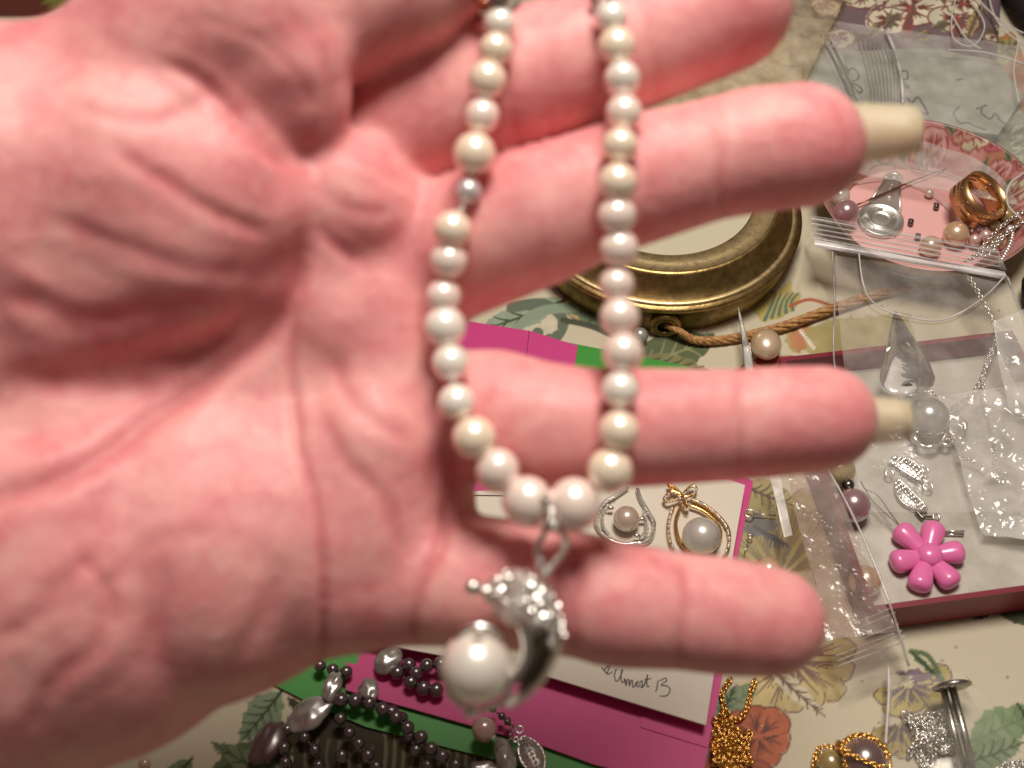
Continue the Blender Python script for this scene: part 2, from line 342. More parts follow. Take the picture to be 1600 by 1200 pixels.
# yellow and mauve flower by the pin, stem, leaves
p.flower(1420, 1070, 62, 6, (.42, .34, .14), (.13, .10, .11), -.4, .8, None, 31, 3.6); p.poly([(1395, 1052), (1430, 1045), (1470, 1062), (1440, 1068)], MV, 6, 32)
p.flower(1405, 1130, 42, 5, (.40, .32, .14), (.12, .09, .10), .2, 1.2, None, 33, 3.0)
p.line([(1423, 1018), (1450, 1025), (1472, 1062)], 7, (.10, .15, .07), False); p.leaf(1425, 1020, 1468, 1060, 5, (.12, .18, .08), GD, 34, False)
p.leaf(1515, 1160, 1620, 1110, 30, (.22, .29, .16), G1, 35); p.leaf(1500, 1195, 1600, 1160, 24, (.18, .25, .13), GD, 36); p.leaf(1590, 1100, 1640, 1170, 18, (.16, .22, .12), GD, 37)
p.poly([(1495, 928), (1620, 905), (1640, 1000), (1585, 975), (1560, 962), (1525, 968)], (.06, .075, .035), 5, 38)
# lower left
p.leaf(440, 1080, 375, 1160, 26, (.20, .27, .16), GD, 41); p.leaf(330, 1205, 470, 1165, 26, (.10, .14, .06), GD, 42); p.leaf(470, 1240, 330, 1160, 22, (.15, .19, .10), GD, 43)
p.leaf(300, 1185, 240, 1250, 16, G1, GD, 44); p.poly([(450, 1090), (600, 1120), (840, 1120), (840, 1240), (440, 1240), (465, 1150)], (.05, .040, .02), 6, 45)
for k in range(7): p.line([(480+k*17, 1150+k*3), (476+k*17, 1185), (484+k*17, 1225)], 3, (.16, .14, .09), False)
for k in range(16): p.line([(600+k*14, 1135+k), (603+k*14, 1170), (598+k*14, 1230)], 3, (.20, .17, .10), False)
# terracotta and green at upper right, behind the plate
p.poly([(1530, 70), (1660, 40), (1660, 190), (1600, 180), (1560, 140)], (.40, .17, .07), 9, 51); p.leaf(1535, 100, 1600, 60, 18, (.32, .28, .10), BR, 52)
p.poly([(1540, 190), (1640, 170), (1660, 420), (1590, 330), (1560, 255)], (.20, .21, .12), 8, 53)
for k in range(7): p.leaf(1575+k*4, 215+k*14, 1610+k*3, 195+k*18, 8, (.52, .50, .38), G1, 54+k, False)
for k in range(5): p.line([(1575, 240+k*9), (1596, 262+k*8), (1604, 300+k*4)], 4, (.07, .16, .09))
p.poly([(-60, -60), (120, -60), (112, 12), (60, 22), (-60, 26)], (.10, .018, .008), 3, 61); p.leaf(60, 8, 115, -12, 9, (.17, .16, .03), GD, 62)
# the weave's own dirt specks
for k in range(30):
    x, y = g_.uniform(1100, 1600), g_.uniform(300, 1200); p.line([(x, y), (x+1.5, y+1)], 2.2, (.12, .10, .08))
p.poly([(1640, 250), (1800, 200), (1800, 700), (1660, 620)], (.3, .3, .2), 8, 71)
mc = mat('printed_cotton', CREAM, .85); nt = mc.node_tree; bs = nt.nodes['Principled BSDF']
at = nt.nodes.new('ShaderNodeAttribute'); at.attribute_name = 'print'; nt.links.new(at.outputs['Color'], bs.inputs['Base Color'])
tc = nt.nodes.new('ShaderNodeTexCoord'); wv = nt.nodes.new('ShaderNodeTexWave'); wv.bands_direction = 'DIAGONAL'; wv.inputs['Scale'].default_value = 6.5; wv.inputs['Distortion'].default_value = .3; wv.inputs['Detail Scale'].default_value = 4
nt.links.new(tc.outputs['Object'], wv.inputs['Vector']); bp = nt.nodes.new('ShaderNodeBump'); bp.inputs['Strength'].default_value = .22; bp.inputs['Distance'].default_value = .02
nt.links.new(wv.outputs['Fac'], bp.inputs['Height']); nt.links.new(bp.outputs[0], bs.inputs['Normal'])
tcl = thing('tablecloth', 'cream cotton tablecloth printed with flowers and leaves, under all the jewellery', 'tablecloth', (0, 0, 0))
def color_attr(o, cols):
    a = o.data.color_attributes.new('print', 'FLOAT_COLOR', 'POINT'); a.data.foreach_set('color', np.concatenate([cols, np.ones((len(cols), 1))], 1).ravel().astype(np.float32))
cl = mobj('cloth', np.stack([X, Y, Z], 1), F, mc, tcl); color_attr(cl, p.c)
# the rest of the cloth, outside the picture: four coarse sheets butted to the fine one
for k, (a, b, c, d) in enumerate(((-52, -9, -38, 30), (20, 42, -38, 30), (-9, 20, -38, -12.5), (-9, 20, 21, 30))):
    x2, y2, f2, _, _ = grid_cloth(a, b, c, d, .3); o = mobj('cloth_side', np.stack([x2, y2, cloth_z(x2, y2)], 1), f2, mc, tcl)
    a2, b2, _ = project(np.stack([x2, y2, 0*x2], 1)); q = np.where((vnoise(x2, y2, .25, 77) > .62)[:, None], np.array(G2), np.array(CREAM)); q_ = Paint(a2, b2, CREAM); q_.c = q
    q_.poly([(-160, -160), (125, -160), (116, 8), (60, 26), (-160, 40)], (.10, .018, .008), 3, 61); q_.poly([(62, 8), (80, -4), (104, -6), (110, 4), (90, 14)], (.17, .16, .03), 2, 62); color_attr(o, q_.c)

# ------------------------------------------------------------------ hand: one continuous surface grown from a smooth union of tapered limbs
def smin(a, b, k):
    h = np.clip(.5+.5*(b-a)/k, 0, 1); return b*(1-h)+a*h-k*h*(1-h)
def seg_sdf(P, a, ra, b, rb, zs=1.0):
    pa = P-a; ba = b-a
    if zs != 1.0: s = np.array([1, 1, zs], np.float32); pa = pa*s; ba = ba*s
    t = np.clip((pa@ba)/(ba@ba), 0, 1); q = pa-t[..., None]*ba
    return np.sqrt((q*q).sum(-1))-(ra+(rb-ra)*t)
def HP(x, y, w_): D = 20-w_; return np.array([(x-800)/FPX*D, (y-600)/FPX*D, -D], np.float32)
# (pixel x, pixel y, cm towards the lens, radius in pixels); zs > 1 flattens towards the lens; k = blend
LIMBS = [
    # palm plate and wrist
    ([(-900, 620, -1.6, 330), (-150, 600, -1.3, 430), (330, 560, -1.3, 330)], 2.2, .0),
    ([(120, 800, -1.4, 340), (420, 800, -1.1, 225), (540, 780, -1.0, 205)], 1.5, .9),
    ([(300, 350, -1.4, 280), (560, 420, -1.1, 190)], 1.7, .8),
    # hypothenar (heel of the little finger side)
    ([(-300, 980, -1.3, 400), (120, 880, -1.0, 315), (300, 850, -.85, 255), (430, 830, -.75, 200)], 1.15, .8),
    # pads under the fingers
    ([(555, 810, -.45, 132), (578, 700, -.32, 121)], 1.15, .35),
    ([(560, 900, -.6, 118), (545, 850, -.5, 110)], 1.1, .35),
    ([(540, 500, -.62, 108), (600, 480, -.62, 98), (612, 590, -.58, 96)], 1.1, .4),
    ([(470, 400, -.9, 150), (540, 310, -.42, 108), (562, 325, -.36, 97)], 1.05, .28),
    # fingers
    ([(560, 890, -.9, 118), (700, 906, -.5, 104), (760, 908, -.42, 103), (830, 918, -.3, 101), (905, 929, -.2, 98), (960, 944, -.2, 99), (1070, 955, -.35, 92), (1130, 962, -.4, 93), (1205, 972, -.5, 87)], 1.05, .16),
    ([(590, 630, -1.15, 102), (700, 645, -.75, 99), (775, 651, -.32, 106), (840, 664, -.15, 101), (925, 669, -.05, 95), (990, 668, -.05, 95), (1150, 664, -.3, 88), (1210, 659, -.35, 88), (1288, 654, -.45, 84)], 1.05, .10),
    ([(590, 440, -1.2, 108), (700, 395, -.85, 110), (770, 365, -.55, 112), (850, 335, -.35, 110), (940, 300, -.25, 102), (1000, 280, -.25, 102), (1110, 250, -.35, 95), (1180, 235, -.4, 99), (1256, 227, -.5, 98)], 1.05, .12),
    ([(560, 250, -1.5, 112), (640, 190, -1.15, 109), (800, 128, -.8, 112), (960, 80, -.8, 104), (1060, 42, -.85, 101), (1135, 8, -.95, 105)], 1.05, .08),
    # thumb: tip, web and ball
    ([(520, 20, -.1, 112), (640, -30, .05, 108), (700, -70, .1, 95)], 1.05, .07),
    ([(200, 140, .1, 150), (270, 70, .2, 160), (385, 20, .42, 163), (432, 90, .50, 121), (460, 152, .40, 92)], 1.15, .24),
    ([(-400, 400, -.8, 370), (0, 300, -.1, 262), (200, 275, .35, 190), (320, 290, .50, 145), (392, 318, .42, 102)], 1.15, .16),
    ([(-300, 620, -.8, 300), (60, 420, -.1, 210), (280, 380, .3, 150)], 1.2, .5),
    ([(130, 190, -.02, 165), (290, 175, .22, 145), (372, 150, .36, 108)], 1.15, .25),
    # small folds of skin between the ball of the thumb and the palm
    ([(492, 470, -.22, 26), (478, 560, -.2, 30), (500, 640, -.35, 26)], 1.0, .22),
    ([(530, 460, -.2, 20), (545, 520, -.1, 26), (540, 600, -.15, 22)], 1.0, .22),
]
VX = .085
gx = np.arange(-15, 6.8, VX, dtype=np.float32); gy = np.arange(-8.2, 8.6, VX, dtype=np.float32); gz = np.arange(-24.2, -17.2, VX, dtype=np.float32)
GX, GY, GZ = np.meshgrid(gx, gy, gz, indexing='ij'); GP = np.stack([GX, GY, GZ], -1); del GX, GY, GZ
SD = None
for pts, zs, k in LIMBS:
    L_ = None
    cc = [HP(a, b, c) for a, b, c, r in pts]; rr = [r/FPX*(20-c) for a, b, c, r in pts]
    for i in range(len(pts)-1):
        d = seg_sdf(GP, cc[i], rr[i], cc[i+1], rr[i+1], zs); L_ = d if L_ is None else np.minimum(L_, d)
    SD = L_ if SD is None else smin(SD, L_, max(k, .05))
del GP
def surface_nets(S_, x, y, z):
    s = S_ < 0; nx, ny, nz = s.shape; cnt = np.zeros((nx-1, ny-1, nz-1), np.float32); acc = np.zeros((nx-1, ny-1, nz-1, 3), np.float32)
    off = [(a, b, c) for a in (0, 1) for b in (0, 1) for c in (0, 1)]
    g = lambda o: (S_[o[0]:nx-1+o[0], o[1]:ny-1+o[1], o[2]:nz-1+o[2]])
    for i, a in enumerate(off):
        for b in off[i+1:]:
            if sum(abs(a[q]-b[q]) for q in range(3)) != 1: continue
            va, vb = g(a), g(b); c = (va < 0) != (vb < 0); t = np.where(c, va/(va-vb+1e-12), 0)
            for q in range(3): acc[..., q] += np.where(c, a[q]+t*(b[q]-a[q]), 0)
            cnt += c
    act = cnt > 0; idx = np.full(act.shape, -1, np.int64); idx[act] = np.arange(act.sum())
    I = np.argwhere(act); P = acc[act]/cnt[act][:, None]+I
    V = np.stack([x[0]+P[:, 0]*(x[1]-x[0]), y[0]+P[:, 1]*(x[1]-x[0]), z[0]+P[:, 2]*(x[1]-x[0])], 1); Fq = []
    for ax in range(3):
        u, v = (ax+1) % 3, (ax+2) % 3
        sl = [slice(1, -1)]*3; sl[ax] = slice(0, -1); sl2 = list(sl); sl2[ax] = slice(1, None)
        a = s[tuple(sl)]; b = s[tuple(sl2)]; E = np.argwhere(a != b); sg = a[tuple(E.T)]
        E = E+np.array([0 if q == ax else 1 for q in range(3)])
        def at_(du, dv):
            Q = E.copy(); Q[:, u] -= du; Q[:, v] -= dv; return idx[tuple(Q.T)]
        f = np.stack([at_(1, 1), at_(0, 1), at_(0, 0), at_(1, 0)], 1); f[~sg] = f[~sg][:, ::-1]; Fq.append(f)
    return V, np.concatenate(Fq)
HV, HF = surface_nets(SD, gx, gy, gz)
HF = HF[(HF >= 0).all(1)]
# light smoothing
def smooth_v(V, F_, it, lam=.5):
    e = np.concatenate([F_[:, [0, 1]], F_[:, [1, 2]], F_[:, [2, 3]], F_[:, [3, 0]]]); e = np.concatenate([e, e[:, ::-1]])
    deg = np.bincount(e[:, 0], minlength=len(V))[:, None]
    for _ in range(it):
        s = np.stack([np.bincount(e[:, 0], weights=V[e[:, 1], q], minlength=len(V)) for q in range(3)], 1); V = V*(1-lam)+lam*s/np.maximum(deg, 1)
    return V
HV = smooth_v(HV.astype(np.float64), HF, 14)
def vnormals(V, F_):
    n = np.cross(V[F_[:, 2]]-V[F_[:, 0]], V[F_[:, 3]]-V[F_[:, 1]]); N = np.zeros_like(V)
    for q in range(4):
        for c in range(3): N[:, c] += np.bincount(F_[:, q], weights=n[:, c], minlength=len(V))
    return N/(np.linalg.norm(N, axis=1)[:, None]+1e-9)
HN = vnormals(HV, HF); front = np.clip(HN[:, 2]*1.6, 0, 1)
hD = -HV[:, 2]; hx = 800+FPX*HV[:, 0]/hD; hy = 600+FPX*HV[:, 1]/hD
# creases of the palm and the finger joints: (points, depth cm, half width px, redness)
CREASE = [
    ([(-50, 790), (100, 745), (220, 668), (330, 590), (420, 520), (462, 440), (480, 380)], .20, 20, .9),
    ([(0, 690), (140, 650), (260, 590), (370, 520)], .10, 26, .5),
    ([(0, 455), (70, 480), (140, 500), (260, 480), (360, 470)], .10, 24, .7),
    ([(0, 580), (120, 600), (230, 600)], .07, 22, .4),
    ([(180, 235), (260, 285), (340, 335), (420, 365)], .09, 15, .7), ([(60, 330), (180, 380), (300, 420), (420, 430)], .06, 17, .4),
    ([(120, 165), (230, 190), (300, 165), (340, 140)], .05, 14, .4), ([(250, 95), (310, 125), (350, 165), (385, 205), (420, 240), (455, 262)], .12, 13, .7),
    ([(300, 20), (400, 60), (460, 110), (490, 170)], .03, 11, .4), ([(440, 10), (490, 60), (515, 130), (510, 190)], .03, 12, .4),
    ([(455, 640), (470, 710), (495, 790), (505, 880), (505, 970), (500, 1050)], .14, 9, .9),
    ([(478, 420), (462, 500), (455, 580), (468, 680)], .13, 10, .8),
    ([(500, 640), (540, 720), (600, 780), (625, 860)], .06, 14, .5), ([(520, 560), (560, 640), (650, 690)], .06, 14, .5),
    ([(640, 1010), (655, 930), (690, 850), (705, 790)], .12, 10, .8), ([(690, 850), (700, 770), (702, 700)], .10, 10, .6),
    ([(0, 1000), (60, 960), (110, 900), (170, 860)], .07, 18, .4), ([(40, 1150), (90, 1060), (150, 1010), (170, 900)], .08, 18, .5),
    ([(120, 870), (170, 920), (180, 980)], .06, 12, .5), ([(250, 740), (350, 700), (440, 740)], .03, 18, .3), ([(170, 920), (230, 850), (330, 830)], .04, 14, .3),
    ([(330, 1080), (400, 980), (440, 900)], .06, 18, .4), ([(210, 1060), (250, 960), (260, 900)], .04, 18, .3),
    ([(560, 240), (600, 270), (640, 290)], .05, 10, .3), ([(500, 300), (560, 330), (610, 330)], .05, 12, .4), ([(495, 350), (520, 380), (560, 410)], .08, 12, .7),
    ([(925, 215), (945, 280), (935, 350), (955, 400)], .05, 13, .6), ([(950, 200), (965, 270), (975, 330)], .04, 10, .4), ([(1118, 160), (1130, 230), (1125, 300), (1140, 345)], .05, 10, .55),
    ([(930, 575), (945, 640), (935, 700), (950, 765)], .05, 12, .6), ([(1150, 580), (1160, 650), (1155, 740)], .045, 9, .5), ([(700, 300), (690, 400), (700, 480)], .06, 14, .5),
    ([(895, 835), (905, 900), (895, 960), (900, 1040)], .05, 11, .55), ([(1062, 865), (1075, 930), (1062, 1000), (1058, 1055)], .05, 11, .55),
    ([(930, 20), (950, 90), (955, 190)], .05, 13, .6), ([(1005, -20), (1020, 60), (1030, 160)], .03, 12, .4), ([(790, 90), (800, 160), (815, 235)], .03, 12, .4),
    ([(1180, 215), (1240, 200), (1310, 225)], .018, 6, .25), ([(1170, 235), (1240, 225), (1300, 245)], .015, 5, .2), ([(1180, 640), (1240, 625), (1310, 650)], .018, 6, .25),
    ([(1140, 940), (1200, 930), (1250, 950)], .015, 6, .25), ([(930, 880), (1000, 870), (1060, 885)], .015, 6, .2), ([(780, 620), (850, 610), (910, 630)], .015, 7, .2),
]
dent = np.zeros(len(HV)); red = np.zeros(len(HV))
for pts, dp, wd, rd in CREASE:
    wd *= .85
    if pts[0][0] > 780 and dp > .03: dp *= 1.5
    Pc = spline([(a, b, 0) for a, b in pts], 5)[:, :2]; best = np.full(len(HV), 1e9); par = np.zeros(len(HV)); n = len(Pc)-1
    sel = np.nonzero((hx > Pc[:, 0].min()-4*wd) & (hx < Pc[:, 0].max()+4*wd) & (hy > Pc[:, 1].min()-4*wd) & (hy < Pc[:, 1].max()+4*wd))[0]
    if not len(sel): continue
    bx, by = hx[sel], hy[sel]; bb = np.full(len(sel), 1e9); pp = np.zeros(len(sel))
    for i in range(n):
        a, b = Pc[i], Pc[i+1]; d = b-a; t = np.clip(((bx-a[0])*d[0]+(by-a[1])*d[1])/(d@d+1e-9), 0, 1); q = np.hypot(bx-a[0]-t*d[0], by-a[1]-t*d[1])
        u = q < bb; bb = np.where(u, q, bb); pp = np.where(u, (i+t)/n, pp)
    fade = np.clip(np.minimum(pp, 1-pp)*6+.25, 0, 1)
    dent[sel] += dp*fade*(np.exp(-(bb/wd)**2)-.25*np.exp(-((bb-2*wd)/wd)**2)); red[sel] = np.maximum(red[sel], rd*fade*np.exp(-(bb/(wd*1.1))**2))
# lumps and fine wrinkles running with the pull of the skin
th = np.clip((460-hx)/300, 0, 1)
lump = .05*(vnoise(hx, hy, .011, 3)-.5)*np.clip((720-hx)/200, .15, 1)+.02*(vnoise(hx*.5+hy*.9, hy*.9-hx*.5, .028, 4)-.5)*np.clip((720-hx)/200, .2, 1)
u_ = hx*.86+hy*.5*np.where(hy < 600, 1, -1); v_ = -hx*.5*np.where(hy < 600, 1, -1)+hy*.86
lump += .022*(vnoise(u_*.28, v_, .05, 8)-.5)*th+.008*(vnoise(hx*.5, hy, .12, 9)-.5)
HV2 = HV-HN*((.45*dent-.8*lump)*front)[:, None]
def camw(V): return CAM+V[:, :1]*RT-V[:, 1:2]*UP+(-V[:, 2:3])*FW
HW = camw(HV2)
skin = mat('skin', (.8, .4, .36), .50, 0, None, Subsurface_Weight=.35, Subsurface_Radius=(1.0, .25, .15), Subsurface_Scale=.22, Specular_IOR_Level=.4)
nt = skin.node_tree; bs = nt.nodes['Principled BSDF']; N = nt.nodes.new; L = nt.links.new
tc = N('ShaderNodeTexCoord'); n1 = N('ShaderNodeTexNoise'); n1.inputs['Scale'].default_value = .75; n1.inputs['Detail'].default_value = 4; n1.inputs['Distortion'].default_value = .6; L(tc.outputs['Object'], n1.inputs['Vector'])
n3 = N('ShaderNodeTexNoise'); n3.inputs['Scale'].default_value = 2.6; n3.inputs['Detail'].default_value = 6; n3.inputs['Distortion'].default_value = 1.2; L(tc.outputs['Object'], n3.inputs['Vector'])
nm = N('ShaderNodeMath'); nm.operation = 'MULTIPLY_ADD'; nm.inputs[1].default_value = .45; L(n3.outputs['Fac'], nm.inputs[0]); ns = N('ShaderNodeMath'); ns.operation = 'MULTIPLY_ADD'; ns.inputs[1].default_value = .75; ns.inputs[2].default_value = -.10; L(n1.outputs['Fac'], ns.inputs[0]); L(ns.outputs[0], nm.inputs[2])
rp = N('ShaderNodeValToRGB'); e = rp.color_ramp.elements; e[0].position = .28; e[0].color = (.66, .20, .215, 1); e[1].position = .74; e[1].color = (.83, .44, .405, 1); q = rp.color_ramp.elements.new(.5); q.color = (.76, .32, .32, 1); L(nm.outputs[0], rp.inputs[0])
aa = N('ShaderNodeAttribute'); aa.attribute_name = 'flush'; mx = N('ShaderNodeMix'); mx.data_type = 'RGBA'; mx.inputs[7].default_value = (.52, .09, .11, 1)
mm = N('ShaderNodeMath'); mm.operation = 'MULTIPLY'; mm.inputs[1].default_value = .6; L(aa.outputs['Fac'], mm.inputs[0]); L(mm.outputs[0], mx.inputs[0]); L(rp.outputs[0], mx.inputs[6]); L(mx.outputs[2], bs.inputs['Base Color'])
n2 = N('ShaderNodeTexNoise'); n2.inputs['Scale'].default_value = 7; n2.inputs['Detail'].default_value = 6; L(tc.outputs['Object'], n2.inputs['Vector'])
bp = N('ShaderNodeBump'); bp.inputs['Strength'].default_value = .3; bp.inputs['Distance'].default_value = .03; L(n2.outputs['Fac'], bp.inputs['Height']); L(bp.outputs[0], bs.inputs['Normal'])
hand = thing('hand', 'open left hand, palm up with fingers spread and long nails, holding the pearl necklace', 'hand', HW.mean(0))
ho = mobj('palm_and_fingers', HW, HF, skin, hand)
# pigment: flushed fingertips, pads and creases
for (x, y, r, a) in ((1310, 240, 70, .45), (1200, 300, 80, .35), (1330, 660, 60, .4), (1230, 960, 70, .4), (1180, 60, 60, .35), (600, 380, 80, .35), (440, 480, 60, .3), (960, 120, 60, .3), (650, 690, 60, .25), (420, 20, 80, .1)):
    red = np.maximum(red, a*np.exp(-((hx-x)**2+(hy-y)**2)/r**2))
at = ho.data.attributes.new('flush', 'FLOAT', 'POINT'); at.data.foreach_set('value', red.astype(np.float32))
def nail(rows, name='fingernail'):
    """rows: (x, y_top, y_bottom, w) cross sections; thin plate curved round the finger's back"""
    V = []; n = 9
    for lay in (0, 1):
        for x, y0, y1, w_ in rows:
            for j in range(n):
                t = j/(n-1); a = (t-.5)*2; V.append(H(x+(4*(1-a*a) if x == rows[-1][0] else 0), y0+(y1-y0)*t, w_-.22*a*a*1.0-.05*lay))
    m = len(rows); F_ = []; o = m*n
    for i in range(m-1):
        for j in range(n-1):
            q = (i*n+j, i*n+j+1, (i+1)*n+j+1, (i+1)*n+j); F_.append(q); F_.append(tuple(k+o for k in q[::-1]))
    for j in range(n-1):
        F_.append(((m-1)*n+j, (m-1)*n+j+1, (m-1)*n+j+1+o, (m-1)*n+j+o)); F_.append((j+1, j, j+o, j+1+o))
    for i in range(m-1): F_.append((i*n, (i+1)*n, (i+1)*n+o, i*n+o)); F_.append(((i+1)*n+n-1, i*n+n-1, i*n+n-1+o, (i+1)*n+n-1+o))
    return mobj(name, V, F_, M['nail'], hand)
nail([(1250, 158, 268, -1.28), (1330, 160, 258, -1.0), (1380, 162, 250, -.80), (1415, 163, 244, -.72), (1439, 168, 238, -.70)])
nail([(1280, 612, 706, -1.2), (1350, 618, 696, -.95), (1400, 622, 692, -.78), (1423, 627, 688, -.72)])
nail([(1180, 925, 1010, -1.25), (1240, 930, 1012, -1.15), (1268, 938, 1000, -1.1)])
nail([(1110, -60, 60, -1.75), (1180, -50, 50, -1.65), (1212, -40, 36, -1.6)])

# ------------------------------------------------------------------ pearl necklace draped over the fingers
def hand_w(x, y, rp=10):
    s = (np.hypot(hx-x, hy-y) < rp+4) & (HN[:, 2] > .1)
    return (20-hD[s]).max() if s.any() else None
LEFT = [(781, 37, 25, 2), (775, 77, 26, 0), (761, 125, 29, 0), (753, 181, 27, 1), (741, 240, 32, 0), (732, 299, 20, 3), (707, 359, 29, 0), (701, 407, 28, 1), (693, 463, 27, 1), (695, 511, 31, 2),
        (704, 567, 28, 2), (713, 628, 28, 2), (741, 684, 33, 0), (777, 735, 34, 1), (824, 783, 38, 1)]
RIGHT = [(897, 788, 40, 1), (953, 735, 35, 0), (967, 673, 31, 0), (969, 609, 28, 2), (973, 551, 30, 1), (968, 495, 30, 1), (963, 444, 27, 1), (967, 388, 29, 1), (964, 337, 29, 1),
         (965, 285, 30, 0), (969, 227, 27, 0), (975, 176, 27, 1), (972, 125, 27, 2), (964, 72, 28, 0), (956, 27, 25, 2)]
seq = LEFT+RIGHT; ws = []
for x, y, r, m in seq: hw = hand_w(x, y); ws.append(np.nan if hw is None else hw)
ws = np.array(ws); ii = np.arange(len(ws)); ok = ~np.isnan(ws); ws = np.interp(ii, ii[ok], ws[ok])
wm = ws.copy()
for _ in range(6): wm = np.maximum(ws, np.convolve(np.pad(wm, 1, mode='edge'), [.25, .5, .25], 'valid'))
nk = thing('pearl_necklace', 'graduated cream pearl necklace looped down over the palm and fingers', 'necklace', H(860, 800, 1.2))
mg = pearl_mat('grey_bead', (.55, .50, .50), (.42, .36, .38)); path = []
NW = {}
for i, (x, y, r, m) in enumerate(seq):
    w_ = wm[i]+r*.0098; pos = H(x, y, w_); rc = 1.05*r*(20-w_)/FPX; path.append(pos); NW[(x, y)] = w_
    mt = mg if m == 3 else NECK[m]; tall = (1, 1, 1.15) if (x, y) == (972, 125) else (1, 1, 1.0)
    rot = (random.random()*6, random.random()*.6, random.random()*6); sc = [rc*t*(1+random.uniform(-.03, .03)) for t in tall]
    o = inst('pearl', sph_mesh(mt), pos, sc, nk, rot if tall[2] == 1 else (DEP-.6, 0, .1))
    if m == 3: o['label'] = 'small grey pearl among the cream ones'
top_l, top_r = H(786, -4, NW[(781, 37)]+.05), H(945, -6, NW[(956, 27)]+.05)
mobj('thread', *tube(spline([top_l]+path+[top_r], 3), .035, 6), M['thread'], nk)
def ring_at(c, r, tr, ax, n=18, k=6):
    t, u, v = frame_of(np.array(ax, float)); return tube([c+r*(math.cos(a)*u+math.sin(a)*v) for a in np.linspace(0, 2*math.pi, n, endpoint=False)], tr, k, True)
cw = NW[(781, 37)]
cp = mobj('clasp', *join([tube(spline([H(770, 14, cw), H(780, 0, cw+.1), H(792, -14, cw)], 6), [.08+.1*math.sin(math.pi*i/12) for i in range(13)], 10), ring_at(H(797, 2, cw+.1), .13, .045, FW+.3*RT), ring_at(H(784, 12, cw), .08, .03, FW)]), M['silver_dull'], nk)
mobj('clasp', *join([ring_at(H(945, 2, NW[(956, 27)]+.1), .11, .045, FW+.4*UP), ring_at(H(934, 12, NW[(956, 27)]), .09, .035, RT+.5*FW), tube(spline([H(925, 6, cw-.3), H(932, -6, cw-.2), H(940, -14, cw-.2)], 5), .07, 8)]), M['silver'], nk)
inst('amber_bead', sph_mesh(mat('amber', (.35, .07, .02), .15, 0, None, Coat_Weight=1.)), H(757, 6, cw-.1), .13, nk)

# ------------------------------------------------------------------ dolphin pendant
pw = 1.05
dp_ = thing('dolphin_pendant', 'silver dolphin pendant set with tiny crystals, curled round one big white pearl', 'pendant', H(800, 980, pw))
lp = [(862, 812), (848, 838), (840, 852), (842, 874), (852, 898), (866, 880), (880, 862), (886, 845), (874, 828)]
bail = mobj('bail', *tube(spline([H(a, b, pw+.15+(.12 if i < 5 else 0)) for i, (a, b) in enumerate(lp)], 5, True), .052, 8, True), M['silver'], dp_)
mobj('link', *join([ring_at(H(858, 808, NW[(824, 783)]+.1), .20, .035, RT+.2*FW, 20), tube(spline([H(852, 762, 1.15), H(853, 790, 1.3), H(862, 822, pw+.3)], 4), .03, 6)]), M['silver'], dp_)
for a, b, r in ((866, 824, 8), (852, 778, 9), (844, 878, 8), (882, 853, 8), (876, 866, 6), (868, 876, 6), (858, 888, 7), (852, 896, 7)): inst('crystal', sph_mesh(M['crystal'], SPH_T), H(a, b, pw+.28), r*.0095, bail)
spine = [(757, 922, 13), (772, 924, 22), (786, 926, 36), (806, 932, 46), (828, 945, 44), (845, 965, 35), (856, 988, 27), (859, 1008, 22), (852, 1035, 17), (838, 1062, 14), (815, 1088, 10), (790, 1104, 7)]
sp = spline([(a, b, r) for a, b, r in spine], 6); BW = pw+.05
body = mobj('body', *tube([H(a, b, BW) for a, b, r in sp], [r*.0093 for a, b, r in sp], 18, False, .8), mat('frosted_silver', (.82, .70, .65), .42, .5, (24, .8, .03)), dp_)
mobj('snout', *tube(spline([H(728, 914, BW+.1), H(738, 917, BW+.08), H(752, 921, BW+.05), H(765, 924, BW)], 6), [.055+.065*math.sin(math.pi*min(1, i/13)) for i in range(19)], 12), M['silver'], dp_)
r_ = random.Random(5); placed = []
for k in range(2200):
    i = r_.randrange(2, 40); a, b, r = sp[i]; th_ = r_.uniform(-1.35, 1.35); t = sp[min(i+1, len(sp)-1)]-sp[i-1]; t2 = np.array([t[0], t[1]])/np.hypot(t[0], t[1]); nrm = np.array([-t2[1], t2[0]])
    x, y = a+nrm[0]*r*math.sin(th_)*.96, b+nrm[1]*r*math.sin(th_)*.96
    if b > 975 and math.sin(th_)*-1 > .1: pass
    if any((x-q[0])**2+(y-q[1])**2 < 36 for q in placed): continue
    if len(placed) > 150: break
    placed.append((x, y)); inst('crystal', sph_mesh(M['crystal'], SPH_T), H(x, y, BW+r*.0093*.8*math.cos(th_)+.02), r_.choice((.038,.042,.052)), body, (r_.random()*6, r_.random()*6, 0))
mobj('belly', *tube(spline([H(a, b, BW+.17) for a, b in ((800, 958), (815, 978), (824, 1000), (824, 1025), (815, 1045), (800, 1062), (785, 1082))], 5), [.05+.06*math.sin(math.pi*i/30) for i in range(31)], 10), M['silver'], dp_)
mobj('side_shade', *tube(spline([H(a, b, BW+.2) for a, b in ((853, 972), (848, 1000), (846, 1025), (834, 1052), (812, 1078))], 5), [.03+.11*math.sin(math.pi*i/20) for i in range(21)], 8), mat('shaded_silver', (.06, .045, .03), .35, .8), dp_)  # dark strip painting in the shade on the side of the body
row = mobj('crystal_row', *tube(spline([H(a, b, BW+.18) for a, b in ((862, 962), (872, 980), (870, 1004), (860, 1022))], 4), .05, 8), M['silver_dull'], dp_)
for a, b, r in ((838, 975, 11), (869, 966, 8), (870, 979, 9), (867, 992, 8), (862, 1006, 9)): inst('crystal', sph_mesh(M['crystal'], SPH_T), H(a, b, BW+.27), r*.0093, row)
